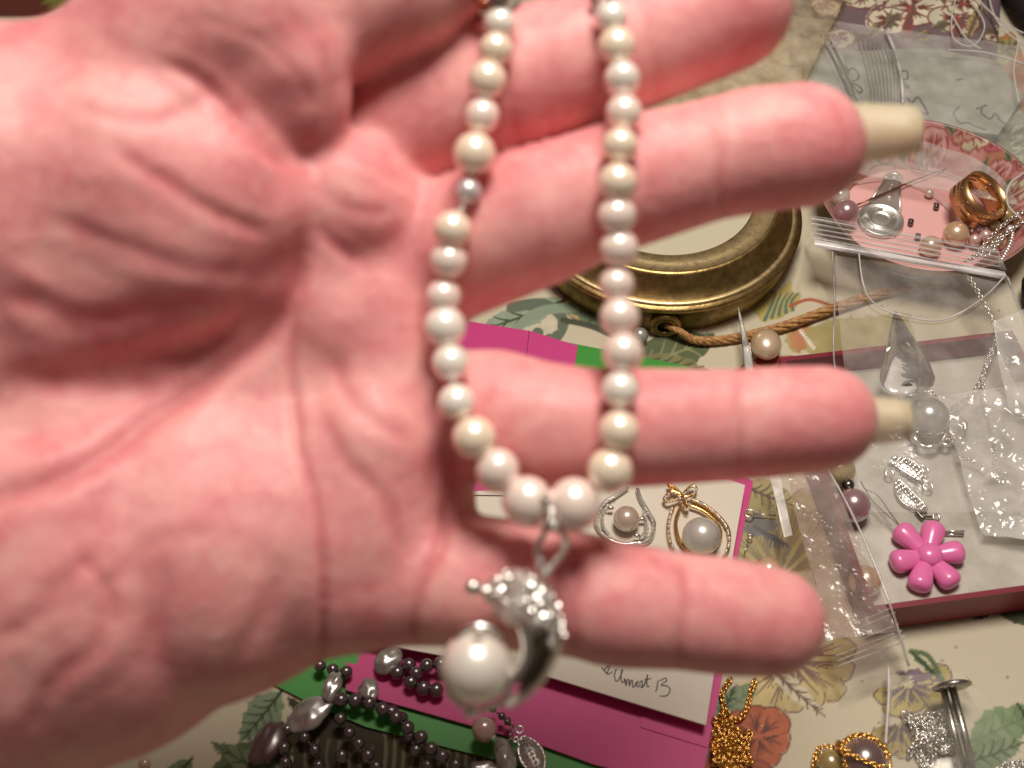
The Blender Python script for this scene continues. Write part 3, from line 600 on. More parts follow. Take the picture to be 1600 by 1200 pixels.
mobj('fin', *join([(lambda v, f: (v, f))(*tube(spline([H(866, 955, BW), H(876, 968, BW-.05), H(884, 982, BW-.1)], 5), [.09-.006*i for i in range(11)], 8))]), M['dark_silver'], dp_)
pc = H(744, 1042, BW+.05); o = inst('big_pearl', sph_mesh(pearl_mat('white_south_pearl', (.86, .80, .72), (.66, .54, .44), .33)), pc, 57*(20-BW)/FPX, dp_)
mobj('pearl_cap', *tube(spline([H(a, b, BW+.2) for a, b in ((712, 1000), (728, 985), (748, 979), (770, 985), (785, 998))], 5), [.03+.045*math.sin(math.pi*i/20) for i in range(21)], 8), M['silver'], dp_)
mobj('tail_wire', *tube(spline([H(a, b, BW+.02) for a, b in ((800, 1082), (780, 1100), (755, 1108), (738, 1112), (715, 1098), (698, 1078))], 5), .05, 8), M['silver'], dp_)
inst('crystal', sph_mesh(M['crystal'], SPH_S), H(749, 985, BW+.42), .075, dp_); inst('crystal', sph_mesh(M['silver'], SPH_S), H(735, 1112, BW+.1), .10, dp_)

# ------------------------------------------------------------------ chains
def links(P, size, wire, seed=0, jit=.25):
    """small oval links along the polyline P, turned in turn by 90 degrees; returns verts, quads"""
    P = np.array(P, float); seg = np.linalg.norm(np.diff(P, axis=0), axis=1); s = np.concatenate([[0], np.cumsum(seg)]); n = max(2, int(s[-1]/(size*1.45)))
    r = np.random.default_rng(seed); ma, mi = 10, 4; V = []; F_ = []
    A = np.linspace(0, 2*math.pi, ma, endpoint=False)
    for k in range(n):
        q = (k+.5)*s[-1]/n; i = min(np.searchsorted(s, q)-1, len(P)-2); i = max(i, 0); d = P[i+1]-P[i]; c = P[i]+d*((q-s[i])/(seg[i]+1e-9)); t, u, v = frame_of(d)
        ro = (k % 2)*math.pi/2+r.uniform(-jit, jit)+.6; side = math.cos(ro)*u+math.sin(ro)*v; up = np.cross(t, side); b = len(V)
        for a in A:
            rad = math.cos(a)*t*size*1.0+math.sin(a)*side*size*.68; rd = rad/np.linalg.norm(rad)
            for j in range(mi): g = 2*math.pi*j/mi+.78; V.append(c+rad+wire*(math.cos(g)*rd+math.sin(g)*up))
        for i2 in range(ma):
            for j in range(mi): F_.append((b+i2*mi+j, b+((i2+1) % ma)*mi+j, b+((i2+1) % ma)*mi+(j+1) % mi, b+i2*mi+(j+1) % mi))
    return np.array(V), np.array(F_)
def chain(name, pts, size, wire, m, label=None, z=.12, group=None, parent=None, seed=0):
    P = spline([T(a[0], a[1], a[2] if len(a) > 2 else z) for a in pts], 10); v, f = links(P, size, wire, seed); o = mobj(name, v, f, m, parent)
    if label: tag(o, label, 'chain', group)
    return o
def pile(name, region, n, turns, size, wire, m, label, z0=.1, h=.5, seed=0):
    """one long fine chain heaped inside an ellipse (cx, cy, rx, ry in photo pixels)"""
    r = np.random.default_rng(seed); cx, cy, rx, ry = region; pts = []
    for k in range(turns):
        a = r.uniform(0, 6.28); q = min(1.25, abs(r.normal(0, .55))); zz = z0+h*max(0, 1-q)*(k/turns)+r.random()*.12; pts.append(T(cx+rx*q*math.cos(a), cy+ry*q*math.sin(a), zz))
    v, f = links(spline(pts, 8), size, wire, seed, .8); return tag(mobj(name, v, f, m), label, 'chain')

# ------------------------------------------------------------------ paper cards
gs = tag(mobj('green_card', *sheet([(700, 500), (745, 507), (1075, 572), (1110, 600), (1045, 780), (1075, 1262), (762, 1184), (570, 1135), (480, 1096), (425, 1068)], .06, .10), M['green'], smooth=False), 'large bright green sheet of card lying under the magenta one', 'card')
mf = thing('magenta_folder', 'folded magenta paper folder with a slit, under the white card', 'folder', T(900, 900, .1))
mobj('back_panel', *sheet([(690, 495), (745, 504), (828, 517), (903, 540), (893, 600), (1177, 752), (1150, 880), (1128, 1060), (1095, 1230), (850, 1166), (540, 1075), (560, 1030)], .105, .16), M['magenta'], mf, False)
mobj('front_flap', *sheet([(540, 1035), (740, 1068), (852, 1089), (1000, 1137), (1105, 1170), (1092, 1232), (930, 1195), (850, 1166), (540, 1078)], .20, .25), M['magenta'], mf, False)
mobj('side_flap', *sheet([(1003, 1100), (1112, 1130), (1105, 1168), (1001, 1136)], .17, .195), M['magenta'], mf, False)
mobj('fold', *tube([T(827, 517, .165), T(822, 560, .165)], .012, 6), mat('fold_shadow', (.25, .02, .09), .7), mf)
wc = thing('white_card', 'off-white jewellery card holding the silver and gold pendants, with handwriting on its lower edge', 'card', T(980, 900, .3))
CZ = .62
mobj('board', *sheet([(560, 1000), (690, 770), (1138, 749), (1164, 758), (1142, 885), (1103, 1133), (840, 1052)], CZ-.06, CZ), M['card'], wc, False)
mobj('spacer', *sheet([(720, 960), (720, 810), (1080, 800), (1060, 1040)], .26, CZ-.062), M['card'], wc, False)
mobj('fold', *tube([T(700, 776, CZ+.004), T(745, 774, CZ+.008), T(795, 775, CZ+.004)], .018, 6), M['ink'], wc)
def strokes(name, lines, z, wd, m, parent, org=(0, 0), s=1.0):
    parts = []
    for ln in lines: parts.append(tube(spline([T(org[0]+a/s, org[1]+b/s, z) for a, b in ln], 4), wd, 6, False, .25))
    return mobj(name, *join(parts), m, parent)
W_ = [[(560, 572), (596, 612), (578, 588), (612, 560), (594, 612), (618, 606), (628, 596)],
      [(652, 582), (640, 618), (646, 650), (660, 656), (678, 626), (692, 588), (684, 596), (682, 640), (688, 664), (700, 660), (706, 640), (712, 686), (720, 652), (730, 648), (734, 688), (742, 656), (752, 654), (754, 692), (766, 690), (776, 668), (790, 658), (780, 672), (784, 692), (798, 684), (800, 664), (812, 656), (816, 680), (806, 696), (822, 690), (840, 650), (848, 616), (842, 660), (846, 690), (858, 688)], [(826, 650), (870, 640)],
      [(914, 650), (907, 695), (898, 722)], [(925, 655), (958, 638), (965, 655), (932, 682), (972, 688), (988, 716), (965, 748), (925, 750)]]
strokes('handwriting', W_, CZ+.006, .015, M['ink'], wc, (800, 900), 4.0)

# ------------------------------------------------------------------ the two pendants on the card
def pts(l, z): return [T(a, b, z) for a, b in l]
def stones(line, z, n, r, parent, m=None):
    P = spline(pts(line, z), 8); idx = np.linspace(0, len(P)-1, n)
    for i in idx: q = P[int(i)]; inst('crystal', sph_mesh(m or M['crystal'], SPH_T), q+np.array([0, 0, r*.4]), r*random.uniform(.85, 1.15), parent)
sz = CZ+.12
sp_ = thing('silver_pendant', 'silver open teardrop pendant with a small taupe pearl, on the white card', 'pendant', T(975, 815, CZ))
fr_ = mobj('frame', *join([tube(spline(pts(l, sz), 6), wd, 8) for l, wd in (
    ([(981, 762), (962, 775), (946, 784), (934, 800), (931, 818), (940, 832), (955, 844), (975, 850), (996, 848)], .055),
    ([(996, 764), (1000, 778), (1007, 790), (1014, 802), (1022, 818), (1018, 838), (1008, 848), (996, 848)], .06),
    ([(946, 792), (941, 808), (944, 826), (954, 840)], .04), ([(1006, 792), (1009, 812), (1008, 830), (1000, 842)], .045))]), M['silver'], sp_)
inst('pearl', sph_mesh(pearl_mat('taupe_pearl', (.60, .45, .37), (.34, .22, .17), .22)), T(979, 811, CZ+.38), .37, sp_)
for l, n in (([(960, 778), (944, 788), (936, 804), (932, 818)], 9), ([(949, 790), (941, 808), (943, 824), (951, 834)], 9), ([(934, 822), (940, 833), (950, 841)], 5), ([(1008, 794), (1017, 806), (1021, 822), (1017, 836), (1008, 846), (998, 850)], 14), ([(1005, 800), (1012, 818), (1010, 834), (1002, 842)], 9)): stones(l, sz+.06, n, .042, fr_)
for a, b in ((954, 794), (1003, 811), (995, 837)): inst('prong', sph_mesh(M['silver'], SPH_S), T(a, b, sz+.12), (.10, .06, .07), sp_)
gp = thing('gold_pendant', 'gold bow-topped teardrop pendant with a large grey pearl, on the white card', 'pendant', T(1090, 830, CZ))
fg = mobj('frame', *join([tube(spline(pts(l, sz+dz), 6), wd, 8) for l, wd, dz in (
    ([(1052, 792), (1047, 805), (1044, 825), (1048, 850), (1058, 868), (1070, 882), (1090, 890), (1115, 885), (1133, 868), (1139, 848), (1138, 828), (1128, 812), (1112, 797), (1095, 786), (1080, 780)], .055, 0),
    ([(1062, 795), (1056, 815), (1060, 840), (1072, 857), (1090, 866), (1108, 862), (1122, 850), (1126, 832), (1118, 815), (1098, 798), (1078, 790)], .05, .06))]), M['gold'], gp)
stones([(1050, 795), (1046, 812), (1045, 832), (1050, 852), (1064, 872)], sz+.06, 22, .042, fg); stones([(1082, 781), (1104, 791), (1122, 806), (1135, 824), (1140, 846), (1133, 866)], sz+.06, 30, .042, fg)
bow = mobj('bow', *join([tube(spline(pts(l, sz+.12), 6, True), .045, 8, True) for l in ([(1064, 775), (1050, 768), (1038, 778), (1042, 784), (1058, 780)], [(1068, 772), (1080, 760), (1088, 763), (1084, 772), (1074, 776)], [(1064, 772), (1054, 762), (1044, 757), (1050, 765)])]+[tube(spline(pts(l, sz+.1), 6), .05, 8) for l in ([(1062, 778), (1066, 788), (1071, 796)], [(1069, 776), (1074, 786), (1074, 797)])]), M['gold'], gp)
stones([(1062, 777), (1050, 770), (1039, 778), (1046, 785), (1058, 780)], sz+.19, 12, .035, bow); stones([(1069, 772), (1080, 761), (1088, 764), (1083, 773)], sz+.19, 10, .035, bow); stones([(1063, 780), (1067, 790), (1072, 797)], sz+.17, 5, .035, bow); stones([(1070, 778), (1075, 788), (1075, 797)], sz+.17, 5, .035, bow)
inst('pearl', sph_mesh(M['p_grey']), T(1096, 838, CZ+.52), .53, gp)
ep = tag(mobj('eye_pin', *join([ring_at(T(1171, 802, .2), .13, .02, (0, 0, 1)), tube(pts([(1177, 803), (1196, 804), (1213, 806)], .16), .018, 6)]), M['silver']), 'thin silver eye pin with a round loop, right of the white card', 'pin')
ep2 = tag(mobj('wire_end', *join([ring_at(T(1172, 838, .2), .07, .02, (0, .3, 1)), tube(pts([(1163, 866), (1166, 855), (1170, 845)], .16), .018, 6)]), M['silver']), 'short silver wire end beside the lower right edge of the white card', 'wire')
inst('pearl', sph_mesh(M['p_gold']), T(1200, 893, .35), .42); tag(bpy.context.scene.collection.objects[-1], 'golden pearl half hidden behind the little fingertip', 'pearl', 'loose pearls on the table')

# ------------------------------------------------------------------ brass box with cord
bc = T(1030, 365, 0); sc_ = 1/pxcm(1030, 365, 1)
bb = thing('round_brass_box', 'round antique brass box with a glass top and a moulded rim, behind the fingers', 'box', bc)
r2 = 215/pxcm(1030, 325, 1.3); r1 = r2*.82; rg = r2*.64
mobj('rim', *lathe(bc, [(r2*.96, .02), (r2*.97, .5), (r2*.975, 1.0), (r2*1.0, 1.08), (r2*1.01, 1.18), (r2*.995, 1.26), (r2*.965, 1.29), (r2*.94, 1.36), (r2*.90, 1.48), (r2*.86, 1.72), (r2*.835, 1.98), (r2*.825, 2.04), (r2*.81, 2.08), (r2*.80, 2.07)], 128), M['brass'], bb)
mobj('bezel', *lathe(bc, [(r2*.80, 2.07), (r2*.79, 2.04), (r2*.74, 2.10), (r2*.66, 2.06), (rg, 2.03), (rg, 1.96)], 128), M['brass_light'], bb)
mobj('beading', *lathe(bc, [(r2*.972, 1.30), (r2*.97, 1.35), (r2*.955, 1.38), (r2*.935, 1.38), (r2*.925, 1.36)], 128), M['brass_light'], bb)
mobj('glass_top', *lathe(bc, [(rg, 2.0), (rg*.7, 2.06), (rg*.3, 2.1), (0, 2.11)], 96), M['glass'], bb)
wp = T(1040, 510, .55); nrm = np.array([wp[0]-bc[0], wp[1]-bc[1], 0]); nrm /= np.linalg.norm(nrm); wp = np.array([bc[0]+nrm[0]*r2*.985, bc[1]+nrm[1]*r2*.985, .50])
mobj('eyelet', *join([ring_at(wp+nrm*.05, .42, .10, nrm, 24, 8), ring_at(wp+nrm*.10, .30, .05, nrm, 24, 8)]), M['brass'], bb)
mobj('eyelet_hole', *(lambda c: (np.array([c]+[c+.38*(math.cos(a)*np.cross(nrm, [0, 0, 1])+math.sin(a)*np.array([0, 0, 1])) for a in np.linspace(0, 6.283, 20, endpoint=False)]), [(0, 1+i, 1+(i+1) % 20) for i in range(20)]))(wp+nrm*.03), M['black'], bb, False)
cpts = [wp+nrm*.0]+[T(a, b, z) for a, b, z in ((1062, 518, .45), (1085, 531, .25), (1120, 532, .2), (1170, 524, .2), (1230, 508, .22), (1300, 483, .22), (1390, 455, .2), (1480, 440, .2))]
cs = spline(cpts, 8); mobj_c = []
for k in range(5):
    off = [np.array([0, .055*math.cos(i*.5+k*1.257), .055*math.sin(i*.5+k*1.257)]) for i in range(len(cs))]; mobj_c.append(tube([cs[i]+off[i]*(1+1.0*min(1, i/40)) for i in range(len(cs))], .07, 6))
tag(mobj('leather_cord', *join(mobj_c), M['cord']), 'tan stranded cord running from the brass box eyelet to the right', 'cord')
def pearl_thing(px, py, r_px, m, label, zc=None, group='loose pearls on the table', sc=(1, 1, 1), base=None):
    s = pxcm(px, py, .3); r = r_px/s; z = r*sc[2]+.06 if zc is None else zc
    o = inst('pearl', sph_mesh(m, base), T(px, py, z), tuple(r*q for q in sc)); return tag(o, label, 'pearl', group)
pearl_thing(1000, 524, 13, M['p_silver'], 'small silver-grey pearl lying beside the brass box eyelet')
pearl_thing(1197, 538, 24, pearl_mat('champagne_pearl', (.66, .48, .32), (.5, .33, .2)), 'champagne drop pearl lying on the cloth below the cord', sc=(1.0, 1.15, .8))
tag(mobj('plastic_sliver', *join([tube(spline(pts([(1153, 478), (1160, 512), (1166, 545), (1172, 582)], .9), 5), [.01+.012*i for i in range(16)], 6, False, .3), tube(spline(pts([(1170, 556), (1168, 575), (1178, 586)], .8), 4), .05, 6, False, .3)]), M['film_bright']), 'thin pointed sliver of clear plastic sticking up left of the red box', 'plastic sliver')

# ------------------------------------------------------------------ red box tray with lining
RZ = 1.25
FL, FR_, NL = T(1218, 559, RZ), T(1582, 516, RZ), T(1302, 964, RZ)
ux = FR_-FL; ux /= np.linalg.norm(ux); uy = np.array([-ux[1], ux[0], 0]); LX = 14.0; LY = abs((NL-FL)@uy); o0 = FL-uy*LY; o0[2] = 0.06
nlx = (NL-FL)@ux
rb = thing('red_box', 'shallow dark red jewellery box with pale lining, holding bags and a pink flower bead', 'box', o0)
RBW = np.linalg.norm(FR_-FL)
def bx(a0, a1, b0, b1, z0, z1, sk0=0, sk1=0):
    """box in the tray's own axes; sk shears nothing, kept square"""
    P = [o0+ux*a+uy*b for a, b in ((a0, b0), (a1, b0), (a1, b1), (a0, b1))]
    return np.array([(q[0], q[1], z) for z in (z0, z1) for q in P]), BF
t_ = .16; Wd = RBW
mobj('base', *bx(0, Wd, 0, LY, .06, .18), M['box_red'], rb, False)
for nm, a in (('wall', (0, Wd, 0, t_)), ('wall', (0, Wd, LY-t_, LY)), ('wall', (0, t_, t_, LY-t_)), ('wall', (Wd-t_, Wd, t_, LY-t_))): mobj(nm, *bx(*a, .182, RZ), M['box_red'], rb, False)
gxn, gyn = 60, 50; A_, B_ = np.meshgrid(np.linspace(t_+.01, Wd-t_-.01, gxn), np.linspace(t_+.01, LY-t_-.01, gyn), indexing='ij')
zz = .30+.05*vnoise(A_, B_, .8, 4)+.06*np.exp(-np.minimum.reduce([A_, Wd-A_, B_, LY-B_])/.3); P = o0[None, None]+ux*A_[..., None]+uy*B_[..., None]; P[..., 2] = zz
i_ = np.arange(gxn*gyn).reshape(gxn, gyn); gf = np.stack([i_[:-1, :-1], i_[1:, :-1], i_[1:, 1:], i_[:-1, 1:]], -1).reshape(-1, 4)
mobj('lining', P.reshape(-1, 3), gf, M['lining'], rb)

# pink flower bead
FZ = .62; fc = T(1449, 868, FZ)
fb = thing('pink_flower_bead', 'glossy pink plastic flower bead with six rounded petals in the red box', 'bead', fc-np.array([0, 0, .25]))
inst('centre', sph_mesh(M['pink']), T(1453, 867, FZ+.12), (.36, .36, .26), fb)
for (tx, ty) in ((1413, 834), (1458, 830), (1492, 863), (1482, 904), (1438, 909), (1406, 877)):
    tip = T(tx, ty, FZ); d = tip-fc; sp2 = spline([fc+d*.2, fc+d*.55, fc+d*.85, fc+d*1.12, fc+d*1.32], 6); n = len(sp2)
    rr = [.17+.175*math.sin(min(1, (i/(n-1))/.72)*math.pi/2) if i < n*.66 else .345*math.sqrt(max(.004, 1-((i/(n-1)-.66)/.342)**2)) for i in range(n)]
    mobj('petal', *tube(sp2, rr, 20, False, .85), M['pink'], fb)
pearl_thing(1333, 790, 27, M['p_mauve'], 'round mauve pearl on a headpin at the left side of the red box', .85, 'pearls in the red box')
tag(inst('crimp_bead', sph_mesh(M['dark_silver'], SPH_S), T(1325, 758, 1.0), .18), 'small dark bead touching the mauve pearl in the red box', 'bead')
pearl_thing(1352, 908, 25, M['p_gold'], 'golden pearl under the clear bag at the lower left of the red box', .70, 'pearls in the red box')
pearl_thing(1310, 735, 26, pearl_mat('olive_champagne', (.5, .4, .22), (.4, .3, .15)), 'champagne pearl half hidden behind the ring fingertip in the red box', .8, 'pearls in the red box')
tag(mobj('beading_thread', *tube(spline(pts([(1345, 752), (1352, 764), (1372, 775), (1390, 800), (1407, 823)], .8)+pts([(1395, 812), (1376, 795), (1360, 778), (1345, 752)], .8), 6), .018, 6), M['wire']), 'fine dark looped thread beside the pink flower bead', 'thread')
def leaf_mesh(c0, c1, wd, z, bulge=.12, cols=9, rows=14, curve=.0):
    a, b = T(*c0, z), T(*c1, z); d = b-a; L_ = np.linalg.norm(d); d /= L_; s = np.cross([0, 0, 1.], d); V = []
    for lay in (1, -1):
        for i in range(rows):
            t = i/(rows-1); hw = wd*math.sin(math.pi*min(max(t*.96+.02, 0), 1))**.7
            for j in range(cols): u = j/(cols-1)*2-1; V.append(a+d*L_*t+s*(hw*u+curve*math.sin(math.pi*t))+np.array([0, 0, lay*bulge*(1-u*u)*math.sin(math.pi*t)]))
    F_ = []; o = rows*cols
    for i in range(rows-1):
        for j in range(cols-1): q = (i*cols+j, i*cols+j+1, (i+1)*cols+j+1, (i+1)*cols+j); F_ += [q, tuple(k+o for k in q[::-1])]
    return np.array(V), F_
def leaf_thing(c0, c1, wd, z, label, nm='filigree_leaf', rings=(), curve=0, n=46, seed=0):
    t = thing(nm, label, 'earring part', T((c0[0]+c1[0])/2, (c0[1]+c1[1])/2, z-.1)); lb = mobj('plate', *leaf_mesh(c0, c1, wd, z, .08, curve=curve), M['silver_dull'], t)
    r = random.Random(seed); a, b = T(*c0, z), T(*c1, z); d = b-a; L_ = np.linalg.norm(d); d /= L_; s = np.cross([0, 0, 1.], d); k = 0
    for u in (-.85, -.4, 0, .4, .85):
        for q in np.linspace(.1, .9, n//5):
            if abs(u) == .4 and k % 3 == 0: k += 1; continue
            k += 1; hw = wd*math.sin(math.pi*q)**.7; inst('granule', sph_mesh(M['silver'], SPH_T), a+d*L_*q+s*(hw*u+curve*math.sin(math.pi*q))+np.array([0, 0, .08*(1-u*u)+.02]), .045*r.uniform(.8, 1.2), lb)
    mobj('rim', *tube([a+d*L_*q+s*(wd*math.sin(math.pi*q)**.7*-1+curve*math.sin(math.pi*q)) for q in np.linspace(.02, .98, 20)]+[a+d*L_*q+s*(wd*math.sin(math.pi*q)**.7+curve*math.sin(math.pi*q)) for q in np.linspace(.98, .02, 20)], .035, 6, True), M['silver'], t)
    for (x, y, rr) in rings: mobj('loop', *ring_at(T(x, y, z+.05), rr, .035, (0, -.2, 1)), M['silver'], t)
    return t
leaf_thing((1389, 717), (1443, 752), .24, .55, 'upper silver granulated leaf earring part in the red box', rings=((1390, 740, .11), (1446, 735, .08)), curve=.16, seed=1)
leaf_thing((1400, 748), (1449, 798), .24, .5, 'lower silver granulated leaf earring part in the red box, above the pink flower', rings=((1450, 761, .13), (1463, 808, .09)), curve=-.16, seed=2)
tag(mobj('headpin', *join([tube(pts([(1434, 801), (1445, 807), (1459, 808)], .45), .035, 6), tube(spline(pts([(1432, 799), (1438, 806), (1443, 811)], .45), 3), .07, 8)]), M['dark_silver']), 'tiny dark headpin just above the pink flower bead', 'pin')
tag(mobj('wire_pins', *join([tube(pts([(1477, 830), (1507, 830)], .42), .03, 6), tube(pts([(1475, 835), (1506, 836)], .42), .03, 6)]), M['silver']), 'pair of thin silver wires right of the pink flower bead', 'wire')
# pearl pendant and chain inside the bag
pp = thing('pearl_ring_pendant', 'silvery round pearl in a curled silver mount, beside the ring finger nail', 'pendant', T(1450, 655, .4))
inst('pearl', sph_mesh(M['p_silver']), T(1450, 653, 1.0), .62, pp)
mobj('mount', *join([tube(spline(pts([(1424, 672), (1432, 690), (1450, 699), (1470, 692), (1480, 670), (1485, 655), (1497, 652), (1508, 668), (1503, 685), (1490, 684), (1484, 672), (1492, 662)], .75), 6), [.05+.07*math.sin(i*.35)**2 for i in range(67)], 8), ring_at(T(1494, 672, .8), .22, .07, (0, 0, 1)), ring_at(T(1478, 690, .7), .16, .06, (0, .3, 1))]), M['silver'], pp)
chain('fine_chain', [(1500, 414, 1.75), (1512, 430, 1.7), (1530, 460, 1.6), (1545, 490, 1.5), (1556, 515, 1.4), (1552, 545, 1.0), (1540, 575, .8), (1530, 600, .7), (1510, 622, .7), (1490, 636, .7), (1478, 642, .7)], .085, .028, M['silver'], 'silver chain inside the bag, running from the zip strip to the pearl mount', seed=1)
chain('fine_chain', [(1549, 545, 1.0), (1538, 580, .8), (1537, 620, .65), (1548, 660, .6), (1556, 700, .6), (1550, 730, .55)], .07, .024, M['silver'], 'silver chain hanging straight down the right of the red box', seed=2)
chain('fine_chain', [(1500, 714), (1525, 724), (1548, 735), (1568, 745)], .07, .024, M['silver'], 'short silver chain end lying left of the chain heap in the red box', z=.62, seed=3)
pile('chain_heap', (1556, 737, 20, 12), 60, 24, .075, .026, M['silver'], 'small heap of silver chain in the red box', .5, .25, 4)
chain('fine_chain', [(1400, 622, .95), (1425, 618, 1.2), (1450, 612, 1.5), (1462, 618, 1.5)], .07, .026, M['silver'], 'silver chain end resting on top of the silvery pearl in the bag', seed=5)

# ------------------------------------------------------------------ floral dish and what lies in it
dc = T(1433, 348, 0.06); rs = 172/pxcm(1433, 318, 1.5)
ds = thing('floral_dish', 'pink paper dish with a floral rim, holding the needle threader, ring and pearls', 'dish', dc)
wob = lambda a: .012*math.sin(3*a+1)+.008*math.sin(5*a)
mobj('floor', *lathe(dc, [(0, .10), (rs*.4, .10), (rs*.70, .11)], 96), M['plate_floor'], ds)
prof = [(rs*.70, .11), (rs*.76, .25), (rs*.86, .75), (rs*.95, 1.25), (rs*.99, 1.46), (rs*1.0, 1.48)]
nn = 480; mm_ = 28; rv = np.interp(np.linspace(0, 1, mm_), np.linspace(0, 1, len(prof)), [q[0] for q in prof]); zv = np.interp(np.linspace(0, 1, mm_), np.linspace(0, 1, len(prof)), [q[1] for q in prof])
rm_v, rm_f = lathe(dc, list(zip(rv, zv)), nn, wob); mr_ = mat('printed_paper', (.6, .3, .3), .45); at = mr_.node_tree.nodes.new('ShaderNodeAttribute'); at.attribute_name = 'print'; mr_.node_tree.links.new(at.outputs['Color'], mr_.node_tree.nodes['Principled BSDF'].inputs['Base Color'])
rim = mobj('rim', rm_v, rm_f, mr_, ds)
aN = (np.arctan2(rm_v[:, 1]-dc[1], rm_v[:, 0]-dc[0]) % (2*math.pi))*rs*45; tN = np.tile(np.arange(mm_), nn)/mm_*70
rp_ = Paint(aN, tN, (.60, .27, .26)); g2 = np.random.default_rng(12); n1_ = vnoise(aN, tN, .02, 11)
rp_.c[n1_ > .6] = (.48, .22, .14)
for k in range(40):
    x = k*30+g2.uniform(-8, 8); y = g2.uniform(12, 62); c_ = ((.62, .16, .20), (.60, .52, .36), (.55, .30, .22), (.66, .36, .34))[k % 4]
    rp_.flower(x, y, g2.uniform(16, 27), 6, c_, (.30, .07, .07), g2.uniform(0, 3), 1, (.5, .35, .12), k)
    rp_.leaf(x+12, y-14, x+30, y+10, 6, ((.17, .24, .14), (.27, .29, .26))[k % 2], (.09, .13, .07), k, False)
color_attr(rim, rp_.c*.9)
mobj('outer_side', *lathe(dc, [(rs*.70, .0), (rs*.76, .18), (rs*.86, .68), (rs*.955, 1.2), (rs*1.0, 1.44), (rs*1.008, 1.49), (rs*1.0, 1.50)], 128, wob), vary(mat('dish_paper', (.40, .27, .20), .7), (.34, .22, .16), (.46, .30, .22), 2), ds)
DZ = .20
nt_ = thing('needle_threader', 'embossed tin needle threader with a domed round end, in the pink dish', 'needle threader', T(1400, 320, DZ))
def tin(poly, z0, z1): return sheet(poly, z0, z1)
mobj('handle', *tin([(1384, 282), (1391, 274), (1402, 275), (1407, 281), (1407, 332), (1360, 318)], DZ, DZ+.07), M['steel'], nt_, False)
mobj('handle_rim', *join([tube(pts([(1384, 281), (1360, 314)], DZ+.08), .05, 8), tube(pts([(1406, 283), (1406, 329)], DZ+.08), .05, 8), tube(spline(pts([(1383, 279), (1391, 272), (1401, 273), (1408, 280)], DZ+.09), 4), .09, 8)]), M['steel'], nt_)
tcn = T(1375, 347, DZ); trr = 36/pxcm(1375, 347, DZ)
mobj('round_end', *lathe(tcn, [(0, .13), (trr*.34, .13), (trr*.40, .12), (trr*.44, .17), (trr*.48, .17), (trr*.5, .12), (trr*.85, .10), (trr*.9, .16), (trr*.98, .15), (trr, .02), (trr, 0)], 48), M['steel'], nt_)
mobj('embossing', *join([tube(spline([tcn+np.array([trr*.66*math.cos(a), trr*.66*math.sin(a), .13]) for a in np.linspace(s, s+1.1, 7)], 3), .06, 8) for s in (.2, 1.6, 3.0, 4.3)]+[tube(spline(pts(l, DZ+.09), 4), .04, 6) for l in ([(1392, 288), (1396, 291), (1390, 296)], [(1386, 306), (1392, 309), (1396, 304)], [(1358, 350), (1364, 345), (1372, 352)], [(1372, 344), (1378, 350)])]), M['steel'], nt_)
tag(mobj('needle', *tube(pts([(1334, 322), (1368, 308), (1430, 281), (1483, 262)], DZ+.16), [.035, .035, .03, .012], 8), M['needle']), 'thin dark sewing needle lying across the needle threader', 'needle')
def thread(l, z, label, r=.018, m='thread', nm='thread'):
    return tag(mobj(nm, *tube(spline(pts(l, z), 8), r, 5), M[m]), label, 'thread')
thread([(1330, 280), (1352, 270), (1370, 258), (1400, 256), (1440, 266), (1480, 272), (1510, 288), (1540, 302)], .35, 'grey thread curling over the pink dish above the needle threader', .014, 'wire')
thread([(1335, 285), (1365, 280), (1385, 279), (1410, 283), (1440, 293), (1462, 306), (1480, 322), (1500, 345), (1520, 352), (1550, 345)], .32, 'pale twisted thread running from the needle threader to the gold ring', .022)
thread([(1398, 265), (1398, 250), (1408, 236), (1412, 228)], .3, 'short upright thread end above the needle threader', .012, 'wire'); thread([(1422, 264), (1436, 271), (1448, 263), (1451, 252)], .3, 'tiny curl of thread in the pink dish', .012, 'wire')
for (x, y, lb) in ((1460, 254, 'uppermost tiny crimp bead, near the needle point'), (1463, 323, 'tiny crimp bead left of the gold ring'), (1423, 348, 'tiny crimp bead right of the threader round end'), (1434, 371, 'tiny crimp bead seen through the zip strip')):
    c_ = T(x, y, DZ+.08); o = mobj('crimp_bead', *join([tube([c_+np.array([0, -.03, -.07]), c_+np.array([0, .03, .07])], .10, 12), ring_at(c_+np.array([0, .03, .08]), .07, .035, (0, .2, 1), 12)]), M['dark_silver']); tag(o, lb, 'bead', 'tiny crimp beads in the pink dish')
pearl_thing(1452, 302, 7, M['p_white'], 'tiny white pearl threaded on the pale thread in the pink dish', .35, 'pearls in the pink dish')
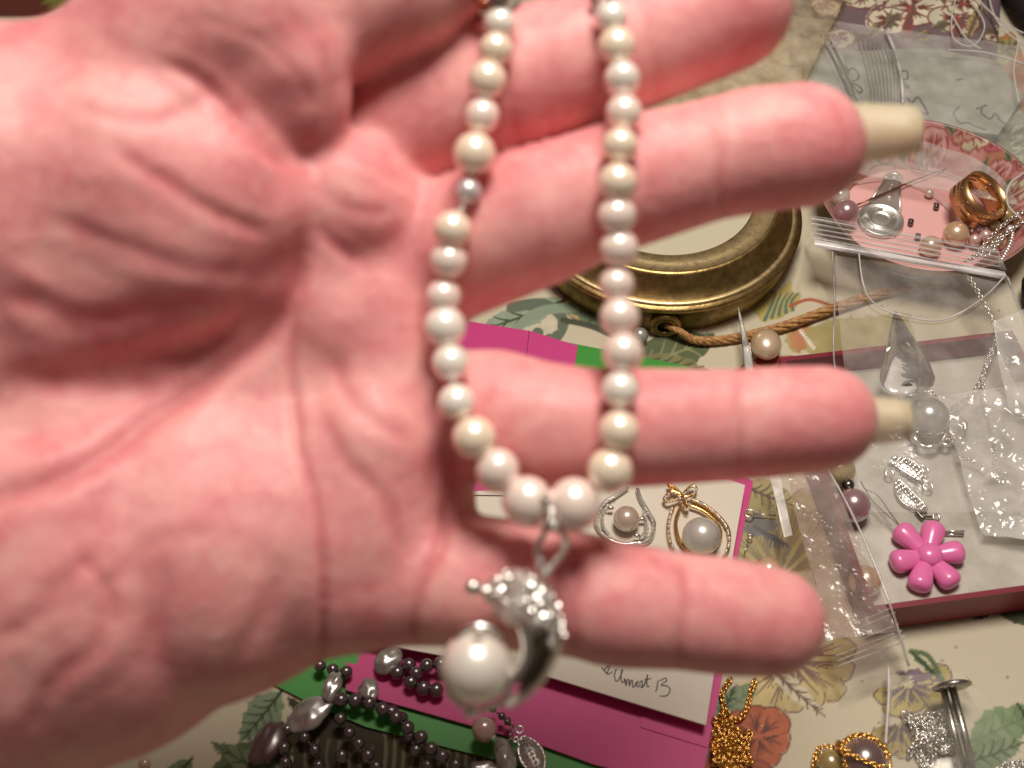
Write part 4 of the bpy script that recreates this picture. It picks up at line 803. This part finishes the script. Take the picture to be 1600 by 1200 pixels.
for x, y, r, m, z, lb in ((1312, 306, 16, 'p_white', .75, 'cream pearl at the left edge of the pink dish'), (1322, 332, 20, 'p_mauve', .8, 'mauve pearl just left of the needle threader'), (1494, 366, 20, 'p_gold', .6, 'largest golden pearl in the pink dish, at the zip strip'),
    (1454, 385, 17, 'p_gold', .5, 'golden pearl under the zip strip'), (1530, 356, 10, 'p_mauve', .55, 'small mauve pearl directly below the gold ring'), (1523, 375, 10, 'p_pink', .5, 'small pink pearl touching the largest golden one'), (1540, 368, 10, 'p_pink', .6, 'small rose pearl in the middle of the cluster'),
    (1553, 352, 11, 'p_olive', .6, 'olive pearl under the gold ring'), (1571, 337, 14, 'p_olive', .75, 'greenish gold pearl right of the gold ring'), (1578, 360, 9, 'p_white', .7, 'white pearl at the right of the cluster'), (1560, 378, 14, 'p_gold', .65, 'peach pearl among the silver chains'), (1512, 352, 9, 'p_dark', .5, 'dark little pearl below the gold ring edge')):
    pearl_thing(x, y, r, M[m], lb, z, 'pearls in the pink dish')
for k, l in enumerate(([(1600, 330), (1580, 342), (1560, 358), (1545, 374), (1530, 392), (1520, 402)], [(1600, 345), (1582, 358), (1566, 372), (1552, 390), (1540, 402)], [(1566, 366), (1550, 382), (1532, 398), (1508, 408)])):
    chain('fine_chain', [(a, b, 1.05) for a, b in l], .10, .03, M['silver'], ('silver chain crossing the pearls at the top of the dish rim', 'silver chain running parallel below the top one in the dish', 'silver chain lowest over the peach pearl')[k], seed=20+k)
tp = spline(pts([(1582, 366), (1578, 382), (1570, 398), (1562, 412)], 1.1), 4); bch = thing('bead_chain', 'short string of tiny silver beads at the right of the pink dish', 'chain', tp[0])
for q in tp: inst('bead', sph_mesh(M['silver'], SPH_T), q, .10, bch)
# adjustable copper-gold ring, its band slit
rc_ = T(1529, 313, 1.15); axis = .80*(-FW)+.45*RT+.42*UP; axis /= np.linalg.norm(axis); _, ru, rv_ = frame_of(axis); RR = 39/pxcm(1535, 318, 1.1)
V = []; F_ = []; n = 72; hh = .42
for k in range(n):
    a = 2*math.pi*k/n; e_ = math.cos(a)*ru+math.sin(a)*rv_
    for (dr, dh) in ((0, -hh), (0, 0), (0, hh), (.05, hh), (.05, 0), (.05, -hh)): V.append(rc_+e_*(RR+dr)+axis*dh)
for k in range(n):
    for j in range(6): F_.append((k*6+j, ((k+1) % n)*6+j, ((k+1) % n)*6+(j+1) % 6, k*6+(j+1) % 6))
gr = thing('gold_ring', 'wide copper-gold ring with slits cut in its band, leaning in the pink dish', 'ring', rc_-np.array([0, 0, .8]))
mobj('band', V, F_, M['copper'], gr)
for a0_, dh in [(a_, h_) for a_ in (.3, 1.35, 2.4, 3.45, 4.5, 5.55) for h_ in (-.2, 0, .2)]:
    mobj('slit', *join([tube([rc_+(math.cos(a)*ru+math.sin(a)*rv_)*(RR+d)+axis*dh for a in np.linspace(a0_, a0_+.55, 8)], .028, 6, False, .6) for d in (.052, -.004)]), M['dark_silver'], gr)

# ------------------------------------------------------------------ printed pouch and dark things at the far right
pc_poly = [(1300, -60), (1290, 30), (1330, 75), (1500, 80), (1548, 70), (1568, 20), (1556, -60)]
x3, y3, f3, _, _ = grid_cloth(-1, 1, -1, 1, .008)
c00, c10, c11, c01 = T(1235, 95, .35), T(1560, 92, .35), T(1575, -110, .6), T(1235, -110, .6)
U, W2 = (x3+1)/2, (y3+1)/2; PP = (c00*((1-U)*(1-W2))[:, None]+c10*(U*(1-W2))[:, None]+c11*(U*W2)[:, None]+c01*((1-U)*W2)[:, None])
edge = np.minimum(np.minimum(U, 1-U), np.minimum(W2, 1-W2)); PP[:, 2] = .10+.6*np.clip(edge*8, 0, 1)**.5*1.0+.10*vnoise(PP[:, 0], PP[:, 1], .5, 4)
pp_ = Paint(*project(PP)[:2], (.17, .115, .125))
for k, (x, y, r) in enumerate(((1425, 12, 46), (1388, 30, 34), (1495, 30, 38), (1505, 5, 30), (1452, -30, 34), (1350, -10, 40), (1560, 55, 22), (1310, 60, 26), (1535, -20, 26), (1290, 10, 24))): pp_.flower(x, y, r, 5, (.62, .56, .42), (.16, .04, .035), k*1.1, .62, (.30, .07, .05), 100+k)
for k in range(10): pp_.leaf(1330+k*26, 72-(k % 3)*14, 1352+k*26, 52-(k % 4)*16, 7, ((.30, .06, .05), (.36, .28, .09), (.14, .18, .10))[k % 3], BR, 200+k, False)
pu = mobj('printed_pouch', PP, f3, mc); color_attr(pu, pp_.c); tag(pu, 'flat mauve fabric pouch printed with white flowers at the far upper right', 'pouch')
def slab(name, c, sx, sy, h, m, label, cat, seed):
    s = sphere(32, 16)[0]; f = sphere(32, 16)[1]; v = s*np.array([sx, sy, h]); v += .08*h*np.stack([vnoise(s[:, 0]+3, s[:, 1]+s[:, 2], 3, seed+i)-.5 for i in range(3)], 1)*3; v[:, 2] = np.maximum(v[:, 2]+h*.9, 0); return tag(mobj(name, v+c, f, m), label, cat)
slab('dark_pouch', T(1655, 0, .02), 2.8, 4.3, 1.0, M['black'], 'black soft pouch at the extreme upper right corner', 'pouch', 3)
slab('dark_purse', T(1650, 478, .02), 1.35, 1.3, .75, M['black'], 'black soft purse right of the pink dish at the picture edge', 'purse', 9)
for k, l in enumerate(([(1500, -20), (1530, 20), (1538, 45), (1520, 72), (1490, 60), (1488, 20), (1500, -20)], [(1520, -10), (1560, 30), (1600, 52)], [(1560, 35), (1590, 60), (1584, 110), (1592, 160)], [(1480, 78), (1540, 82), (1600, 100)], [(1485, 20), (1510, 60), (1532, 76)], [(1600, 270), (1576, 290), (1575, 320), (1596, 342)], [(1545, -10), (1552, 20), (1570, 48), (1600, 70)])):
    thread([(a, b) for a, b in l], 1.0 if k != 5 else 1.5, ('white cord loop lying on the printed pouch', 'white cord crossing the black pouch', 'white cord hanging down beside the terracotta print', 'white cord along the lower edge of the printed pouch', 'short white cord inside the loop on the pouch', 'white cord loop at the right rim of the pink dish', 'second white cord next to the black pouch')[k], .03, 'thread', 'string_piece')

# ------------------------------------------------------------------ plastic bags
def film_grid(c, n=70, amp=.12, f=.9, seed=0, folds=9, dz=None, trim=None):
    """four corners (x, y, z) in order near-left.. as TL, TR, BR, BL in photo pixels; thin crumpled film"""
    TL, TR, BR_, BL = [T(*q) for q in c]; U, V_ = np.meshgrid(np.linspace(0, 1, n), np.linspace(0, 1, n), indexing='ij'); U = U.ravel(); V_ = V_.ravel()
    P = TL*((1-U)*(1-V_))[:, None]+TR*(U*(1-V_))[:, None]+BR_*(U*V_)[:, None]+BL*((1-U)*V_)[:, None]
    h = crumple(P[:, 0], P[:, 1], folds, f, seed); P[:, 2] += amp*(h-h.mean())*4
    P[:, 0] += .10*(vnoise(P[:, 1], P[:, 0], 1.2, seed+1)-.5)*(np.minimum(U, 1-U) < .02); P[:, 1] += .10*(vnoise(P[:, 0], P[:, 1], 1.2, seed+2)-.5)*(np.minimum(V_, 1-V_) < .02)
    if dz is not None: P[:, 2] += dz(U, V_)
    P[:, 2] = np.maximum(P[:, 2], .09)
    i = np.arange(n*n).reshape(n, n); return P, np.stack([i[:-1, 1:], i[1:, 1:], i[1:, :-1], i[:-1, :-1]], -1).reshape(-1, 4)
def band(a0, a1, b0, b1, z, h=.03, n=24, wav=.03, seed=0):
    """strip between the pixel lines a0-a1 (upper) and b0-b1 (lower)"""
    V = []
    for k in range(n):
        t = k/(n-1); q = wav*math.sin(t*7+seed)
        for (p0, p1, zz_) in ((a0, a1, 0), (b0, b1, 0)):
            V.append(T(p0[0]+(p1[0]-p0[0])*t, p0[1]+(p1[1]-p0[1])*t, z+q+h))
        for (p0, p1, zz_) in ((b0, b1, 0), (a0, a1, 0)):
            V.append(T(p0[0]+(p1[0]-p0[0])*t, p0[1]+(p1[1]-p0[1])*t, z+q))
    F_ = []
    for k in range(n-1):
        for j in range(4): F_.append((k*4+j, k*4+(j+1) % 4, (k+1)*4+(j+1) % 4, (k+1)*4+j))
    return np.array(V), F_
# bag holding the pearl mount, across the dish and the red box
bB = thing('zip_bag', 'clear zip bag lying from the pink dish over the red box, over a silvery pearl', 'plastic bag', T(1440, 560, .3), 'clear zip bags')
mobj('film', *film_grid([(1300, 378, 1.75), (1574, 428, 1.75), (1660, 800, 1.2), (1345, 800, 1.0)], 110, .04, .35, 31, 6, lambda u, v: .35*np.sin(math.pi*np.clip(v, 0, 1))*np.sin(math.pi*u)), M['film'], bB)
mobj('film_lip', *film_grid([(1266, 336, 1.72), (1560, 388, 1.72), (1572, 422, 1.80), (1272, 372, 1.80)], 50, .015, .8, 32, 5), M['film'], bB)
for k in range(5):
    y = k*7.5; mobj('zip_ridge', *band((1268, 340+y), (1562, 393+y), (1268, 342.2+y), (1562, 395.2+y), 1.86, .05, seed=k), M['strip'], bB)
mobj('zip_strip', *band((1272, 374), (1570, 424), (1274, 386), (1574, 437), 1.86, .04), M['strip_w'], bB)
mobj('side_seam', *tube(spline([T(*q) for q in ((1300, 385, 1.8), (1304, 470, 1.9), (1303, 560, 1.8), (1320, 690, 1.4))], 6), .03, 6), M['strip'], bB)
mobj('side_seam', *tube(spline([T(*q) for q in ((1574, 432, 1.8), (1592, 480, 1.8), (1612, 540, 1.6))], 6), .035, 6), M['strip'], bB)
tag(mobj('stringing_line', *tube(spline([T(*q) for q in ((1342, 395, 2.0), (1348, 440, 2.0), (1362, 470, 2.0), (1400, 490, 2.0), (1470, 500, 2.0), (1530, 470, 2.0), (1570, 432, 1.95))], 8), .028, 6), M['strip_w']), 'transparent stringing cord curving across the clear zip bag', 'cord')
# crinkled inner wrapping in the red box
cw_ = thing('crinkled_wrapper', 'bright crinkled cellophane filling the right side of the red box', 'wrapper', T(1560, 700, .4))
mobj('film', *film_grid([(1465, 620, .9), (1640, 590, 1.3), (1680, 850, 1.0), (1535, 835, .8)], 90, .17, 1.1, 41, 10), M['film_bright'], cw_); mobj('inner_film', *film_grid([(1545, 770, .7), (1660, 755, .7), (1670, 845, .7), (1538, 838, .65)], 60, .10, 1.6, 42, 10), M['film_bright'], cw_)
mobj('corner_film', *film_grid([(1550, 505, 1.8), (1630, 470, 1.9), (1650, 660, 1.6), (1575, 640, 1.5)], 50, .12, .9, 43, 8), M['film_bright'], cw_)
w3 = tag(mobj('flat_wrapper', *film_grid([(1375, 690, .5), (1480, 680, .55), (1510, 835, .5), (1385, 815, .45)], 60, .06, .8, 44, 8), M['film_thin']), 'flat clear wrapper under the silver leaf parts in the red box', 'wrapper')
# clear pointed tip with a folded foil
ct = thing('clear_plastic_tip', 'cone-shaped clear plastic tip with a silvery foil fold, above the ring finger nail', 'plastic tip', T(1415, 550, .5))
V = []; n = 26; rows = [(1399, 487, 3), (1402, 500, 9), (1406, 520, 17), (1412, 545, 28), (1416, 570, 38), (1418, 590, 44), (1417, 602, 42), (1416, 612, 34), (1415, 619, 20), (1415, 622, 4)]
for (x, y, hw) in rows:
    for j in range(n):
        a = math.pi*j/(n-1); r = 1+.12*math.sin(a*5+y*.05); V.append(T(x-hw*math.cos(a), y, 1.35+.30*math.sin(a)*r*min(1, hw/25)))
F_ = [(i*n+j, i*n+j+1, (i+1)*n+j+1, (i+1)*n+j) for i in range(len(rows)-1) for j in range(n-1)]
mobj('shell', V, F_, film('clear_tip', (1, 1, 1), .62, .5, .2, .15, 1.5), ct, True)
v_, f_ = film_grid([(1386, 545, 1.5), (1418, 535, 1.6), (1450, 575, 1.5), (1384, 560, 1.45)], 16, .10, 2, 51, 8); mobj('foil', v_, f_, mat('foil', (.55, .54, .56), .22, 1), ct)
# small bag falling out of the box towards the viewer
bC = thing('zip_bag', 'narrow folded clear zip bag hanging out of the lower left corner of the red box', 'plastic bag', T(1320, 950, .2), 'clear zip bags')
mobj('film', *film_grid([(1228, 728, 1.75), (1292, 728, 1.8), (1402, 985, 1.55), (1292, 1000, 1.5)], 70, .02, .5, 61, 5), film('folded_film', (.80, .70, .66), .26, .6, .15, .5, 1.6), bC)  # brown tint puts the box wall's colour and the cloth's shade into the film
mobj('film_lip', *film_grid([(1286, 985, 1.1), (1398, 960, 1.25), (1425, 1045, .5), (1315, 1092, .4)], 50, .05, .8, 62, 6), M['film_thin'], bC)
for k, q in enumerate((0, 8, 26, 36, 44, 52)): mobj('zip_ridge', *band((1301+k*1.5, 988+q), (1394+k*5, 948+q), (1301+k*1.5, 990+q), (1394+k*5, 950+q), 1.32-.12*k, .03, seed=k), M['strip'], bC)
mobj('folded_edge', *film_grid([(1200, 730, 1.4), (1216, 730, 1.4), (1240, 835, 1.3), (1227, 838, 1.2)], 20, .03, 1, 63, 5), M['strip_w'], bC)
mobj('side_seam', *tube(spline([T(*q) for q in ((1292, 730, 1.7), (1330, 800, 1.7), (1370, 890, 1.6), (1396, 960, 1.4), (1420, 1040, .6))], 5), .035, 6), M['strip'], bC)
# bag at the top with the written paper
bA = thing('zip_bag', 'clear zip bag above the pink dish, holding paper marked in black pen', 'plastic bag', T(1440, 130, .3), 'clear zip bags')
mobj('film', *film_grid([(1225, 22, .95), (1640, 78, 1.0), (1640, 330, .9), (1225, 250, .9)], 110, .08, .55, 71, 8), film('bag_film', (.97, .97, .96), .26, .55), bA)
for k, (a, b) in enumerate((((1282, 48), (1330, 150)), ((1292, 48), (1340, 155)), ((1300, 60), (1345, 165)))): mobj('zip_ridge', *tube(spline([T(a[0], a[1], 1.15), T((a[0]+b[0])/2+3, (a[1]+b[1])/2, 1.2), T(b[0], b[1], 1.15)], 6), .04, 6), M['strip'], bA)
mobj('side_seam', *tube(spline([T(x, y, 1.2) for x, y in ((1384, 46), (1398, 80), (1408, 120), (1411, 162))], 5), .06, 6), M['strip_w'], bA)
for k in range(9): mobj('zip_ridge', *tube(spline([T(1342+k*7, 62+k*2, 1.1), T(1356+k*6, 110, 1.13), T(1364+k*5, 165, 1.1)], 5), .022, 5), M['strip'], bA)
wl = thing('written_paper', 'grey-green paper slip with pen figures inside the bag above the pink dish', 'paper', T(1440, 140, .3))
mobj('slip', *sheet([(1255, 62), (1420, 66), (1560, 96), (1600, 150), (1560, 210), (1450, 200), (1260, 170)], .50, .53), mat('slip', (.34, .34, .28), .7, 0, (6, .2, .05)), wl, False)
strokes('pen_marks', [[(500, 440), (530, 425), (560, 450), (565, 490), (520, 515), (560, 530), (588, 560), (575, 578), (545, 560), (525, 520)], [(815, 455), (865, 440), (872, 490), (830, 500), (882, 540), (862, 545), (835, 520)], [(870, 610), (900, 640), (935, 605), (965, 645), (1000, 710), (960, 700), (925, 675)],
    [(1195, 665), (1160, 710), (1200, 768), (1250, 765), (1300, 790), (1365, 810)], [(1300, 680), (1335, 668), (1370, 655)], [(1340, 675), (1335, 705), (1390, 742), (1420, 705), (1450, 750), (1490, 775)], [(1180, 500), (1220, 490)]], .55, .040, M['marker'], wl, (1200, 0), 4.0)
cel = tag(mobj('crumpled_cellophane', *film_grid([(960, -60, 2.6), (1345, -60, 1.6), (1225, 200, 1.4), (960, 215, 2.4)], 110, .22, .9, 81, 10), M['film_beige']), 'crumpled beige cellophane behind the index fingertip', 'wrapper')
# bag with pin and silver chain, lower right
bD = thing('zip_bag', 'clear bag at the bottom right edge over a heap of silver chain', 'plastic bag', T(1470, 1150, .1), 'clear zip bags')
mobj('film', *film_grid([(1385, 1055, .55), (1510, 1050, .6), (1640, 1240, .6), (1390, 1240, .6)], 70, .04, .7, 91, 7, lambda u, v: .5*np.sin(math.pi*u)*np.clip(v*1.3, 0, 1)), M['film_thin'], bD)
mobj('side_seam', *tube(spline([T(x, y, .6) for x, y in ((1388, 1042), (1389, 1080), (1386, 1130), (1384, 1162))], 5), .04, 6), M['strip_w'], bD)
pile('chain_heap', (1455, 1150, 46, 48), 200, 75, .10, .026, M['silver'], 'large heap of silver chain inside the lower right bag', .1, .5, 31)
pile('chain_heap', (1590, 1195, 55, 16), 80, 30, .07, .024, M['silver'], 'low heap of silver chain in the bottom right corner', .1, .25, 32)
P0, P1 = T(1488, 1074, 1.0), T(1524, 1215, .55); d = (P1-P0)/np.linalg.norm(P1-P0)
sp3 = thing('steel_bar_pin', 'steel bar with a flat flanged head standing by the silver chain heap', 'pin', P1)
mobj('bar', *join([tube([P0, P1], .10, 12), tube([P0+np.array([-.22, 0, -.06]), P1+np.array([-.22, 0, -.06])], .09, 12)]), M['silver_dull'], sp3); mobj('head', *tube([P0-d*.12, P0-d*.06, P0, P0+d*.04], [.36, .50, .50, .40], 28), M['silver_dull'], sp3)
# gold chain heap, looped chain and gold pendant
pile('gold_chain_heap', (1137, 1168, 42, 66), 300, 85, .10, .028, M['gold_chain'], 'heap of fine gold chain right of the magenta folder', .1, .55, 33)
chain('gold_chain_loop', [(1142, 1060), (1128, 1085), (1135, 1110), (1150, 1125), (1165, 1112), (1172, 1085), (1180, 1062)], .085, .03, M['gold_chain'], 'gold chain loop coming out from under the little finger', .12, seed=34)
gq = thing('dark_pearl_pendant', 'gold mounted dark plum pearl with gold chain over it, at the bottom edge', 'pendant', T(1345, 1185, .1))
inst('pearl', sph_mesh(pearl_mat('plum_pearl', (.14, .075, .075), (.24, .14, .13), .25)), T(1350, 1190, .62), .58, gq)
inst('small_dark_pearl', sph_mesh(M['p_olive']), T(1298, 1192, .4), .32, gq)
mobj('gold_rim', *join([ring_at(T(1350, 1190, .45), .66, .06, (.1, -.2, 1), 36, 8), ring_at(T(1314, 1170, .75), .17, .07, (.8, .3, .1), 20, 8)]), M['gold'], gq)
for k, l in enumerate(([(1272, 1200), (1275, 1175), (1290, 1166), (1310, 1168)], [(1312, 1165), (1330, 1178), (1355, 1190), (1385, 1200)], [(1318, 1162), (1335, 1150), (1358, 1150), (1378, 1165), (1390, 1185)], [(1275, 1190), (1290, 1175), (1312, 1172)], [(1322, 1180), (1320, 1200)])):
    P = spline([T(a, b, (.3, 1.2, .95, .45, .9)[k]) for a, b in l], 10); v_, f_ = links(P, .075, .028, 40+k); mobj('chain', v_, f_, M['gold_chain'], gq)

# ------------------------------------------------------------------ lower left: dark pearl strands and shells
def strand(l, r_px, m, label, z=.3, nm='pearl_strand', group='dark pearl strands'):
    t = thing(nm, label, 'pearl strand', T(l[0][0], l[0][1], 0), group); P = [T(a, b, z) for a, b in l]
    for q, (a, b) in zip(P, l): inst('pearl', sph_mesh(m, SPH_S), q, r_px/pxcm(a, b, z)*random.uniform(.95, 1.05), t)
    if len(P) > 1: mobj('thread', *tube(P, .02, 5), M['wire'], t)
    return t
strand([(533, 1094), (555, 1095), (577, 1099), (598, 1108), (619, 1121), (637, 1137), (658, 1152), (674, 1170), (691, 1182), (712, 1195), (730, 1208)], 11.5, M['p_dark'], 'longest strand of plum pearls crossing the green card', .55)
strand([(532, 1123), (546, 1145), (561, 1162), (575, 1180), (588, 1198)], 10.5, M['p_dark'], 'plum pearl strand left of the longest one', .5)
strand([(449, 1140), (444, 1169), (446, 1192), (452, 1212)], 10.5, M['p_dark'], 'leftmost short strand of plum pearls', .35)
strand([(639, 1039), (621, 1051), (642, 1066), (662, 1075), (682, 1078)], 12, M['p_dark'], 'knot of plum pearls left of the big pendant pearl', .55); strand([(650, 1052), (667, 1040), (688, 1038)], 11.5, M['p_dark'], 'short row of plum pearls just under the little finger', .65)
strand([(612, 1112), (628, 1122), (640, 1150), (650, 1172), (668, 1196)], 10.5, M['p_dark'], 'plum pearl strand hanging under the longest one', .38)
strand([(470, 1128), (476, 1152), (492, 1172), (498, 1196)], 10, M['p_dark'], 'short plum pearl strand beside the broad flat shell pearl', .35)
strand([(500, 1040), (520, 1046), (541, 1050)], 10, M['p_dark'], 'row of three plum pearls right under the palm edge', .5)
pearl_thing(534, 1181, 11, M['p_dark'], 'single plum pearl between two strands', .35); pearl_thing(226, 1194, 10, M['p_gold'], 'small pearl glinting under the edge of the palm', .3)
pearl_thing(757, 1140, 21, M['p_pink'], 'pinkish pearl directly below the big pendant pearl', .75, sc=(.95, .95, 1))
strand([(770, 1108), (784, 1119), (793, 1128)], 6, M['dark_silver'], 'three tiny dark beads right of the pinkish pearl', .7, 'bead_link', None); chain('fine_chain', [(793, 1120, .7), (800, 1135, .6), (797, 1155, .5), (790, 1160, .5)], .06, .02, M['silver_dull'], 'short dark chain end by the filigree leaf clasp', seed=61)
def nugget(c, s, rot, m, label, z, seed, nm='shell_pearl'):
    v, f = sphere(24, 14); v = v*(1+.22*(np.stack([vnoise(v[:, 0]*1.3+5, v[:, 1]+v[:, 2], 1.6, seed+i) for i in range(1)], 1)-.5)*2); v = v*np.array(s); ca, sa = math.cos(rot), math.sin(rot)
    v = np.stack([v[:, 0]*ca-v[:, 1]*sa, v[:, 0]*sa+v[:, 1]*ca, v[:, 2]], 1); return tag(mobj(nm, v+T(c[0], c[1], z), f, m), label, 'shell pearl', 'shell pearls on the dark strands')
nugget((607, 1030), (.42, .30, .2), .9, M['shell'], 'ridged silvery shell pearl topmost by the little finger', .55, 1); nugget((520, 1072), (.24, .42, .16), -.3, M['shell'], 'pale shell pearl standing above the strand end', .6, 2)
nugget((487, 1112), (.66, .42, .18), .6, M['shell'], 'broad flat shell pearl left of the strand end', .45, 3); nugget((576, 1078), (.24, .34, .14), .2, M['shell'], 'small notched shell pearl behind the longest strand', .5, 4)
nugget((418, 1162), (.40, .68, .22), -.35, M['shell_mauve'], 'brownish mauve oval shell pearl at the far left', .3, 5); nugget((790, 1182), (.28, .50, .16), .25, M['shell'], 'grey leaf-shaped shell pearl below the pinkish pearl', .5, 6); nugget((757, 1200), (.4, .2, .14), .1, M['shell'], 'shell pearl cut by the bottom edge', .4, 7)
leaf_thing((816, 1150), (846, 1212), .30, .6, 'silver filigree leaf clasp at the bottom, on the magenta folder', 'filigree_clasp', rings=((812, 1140, .09), (806, 1156, .06)), seed=9)
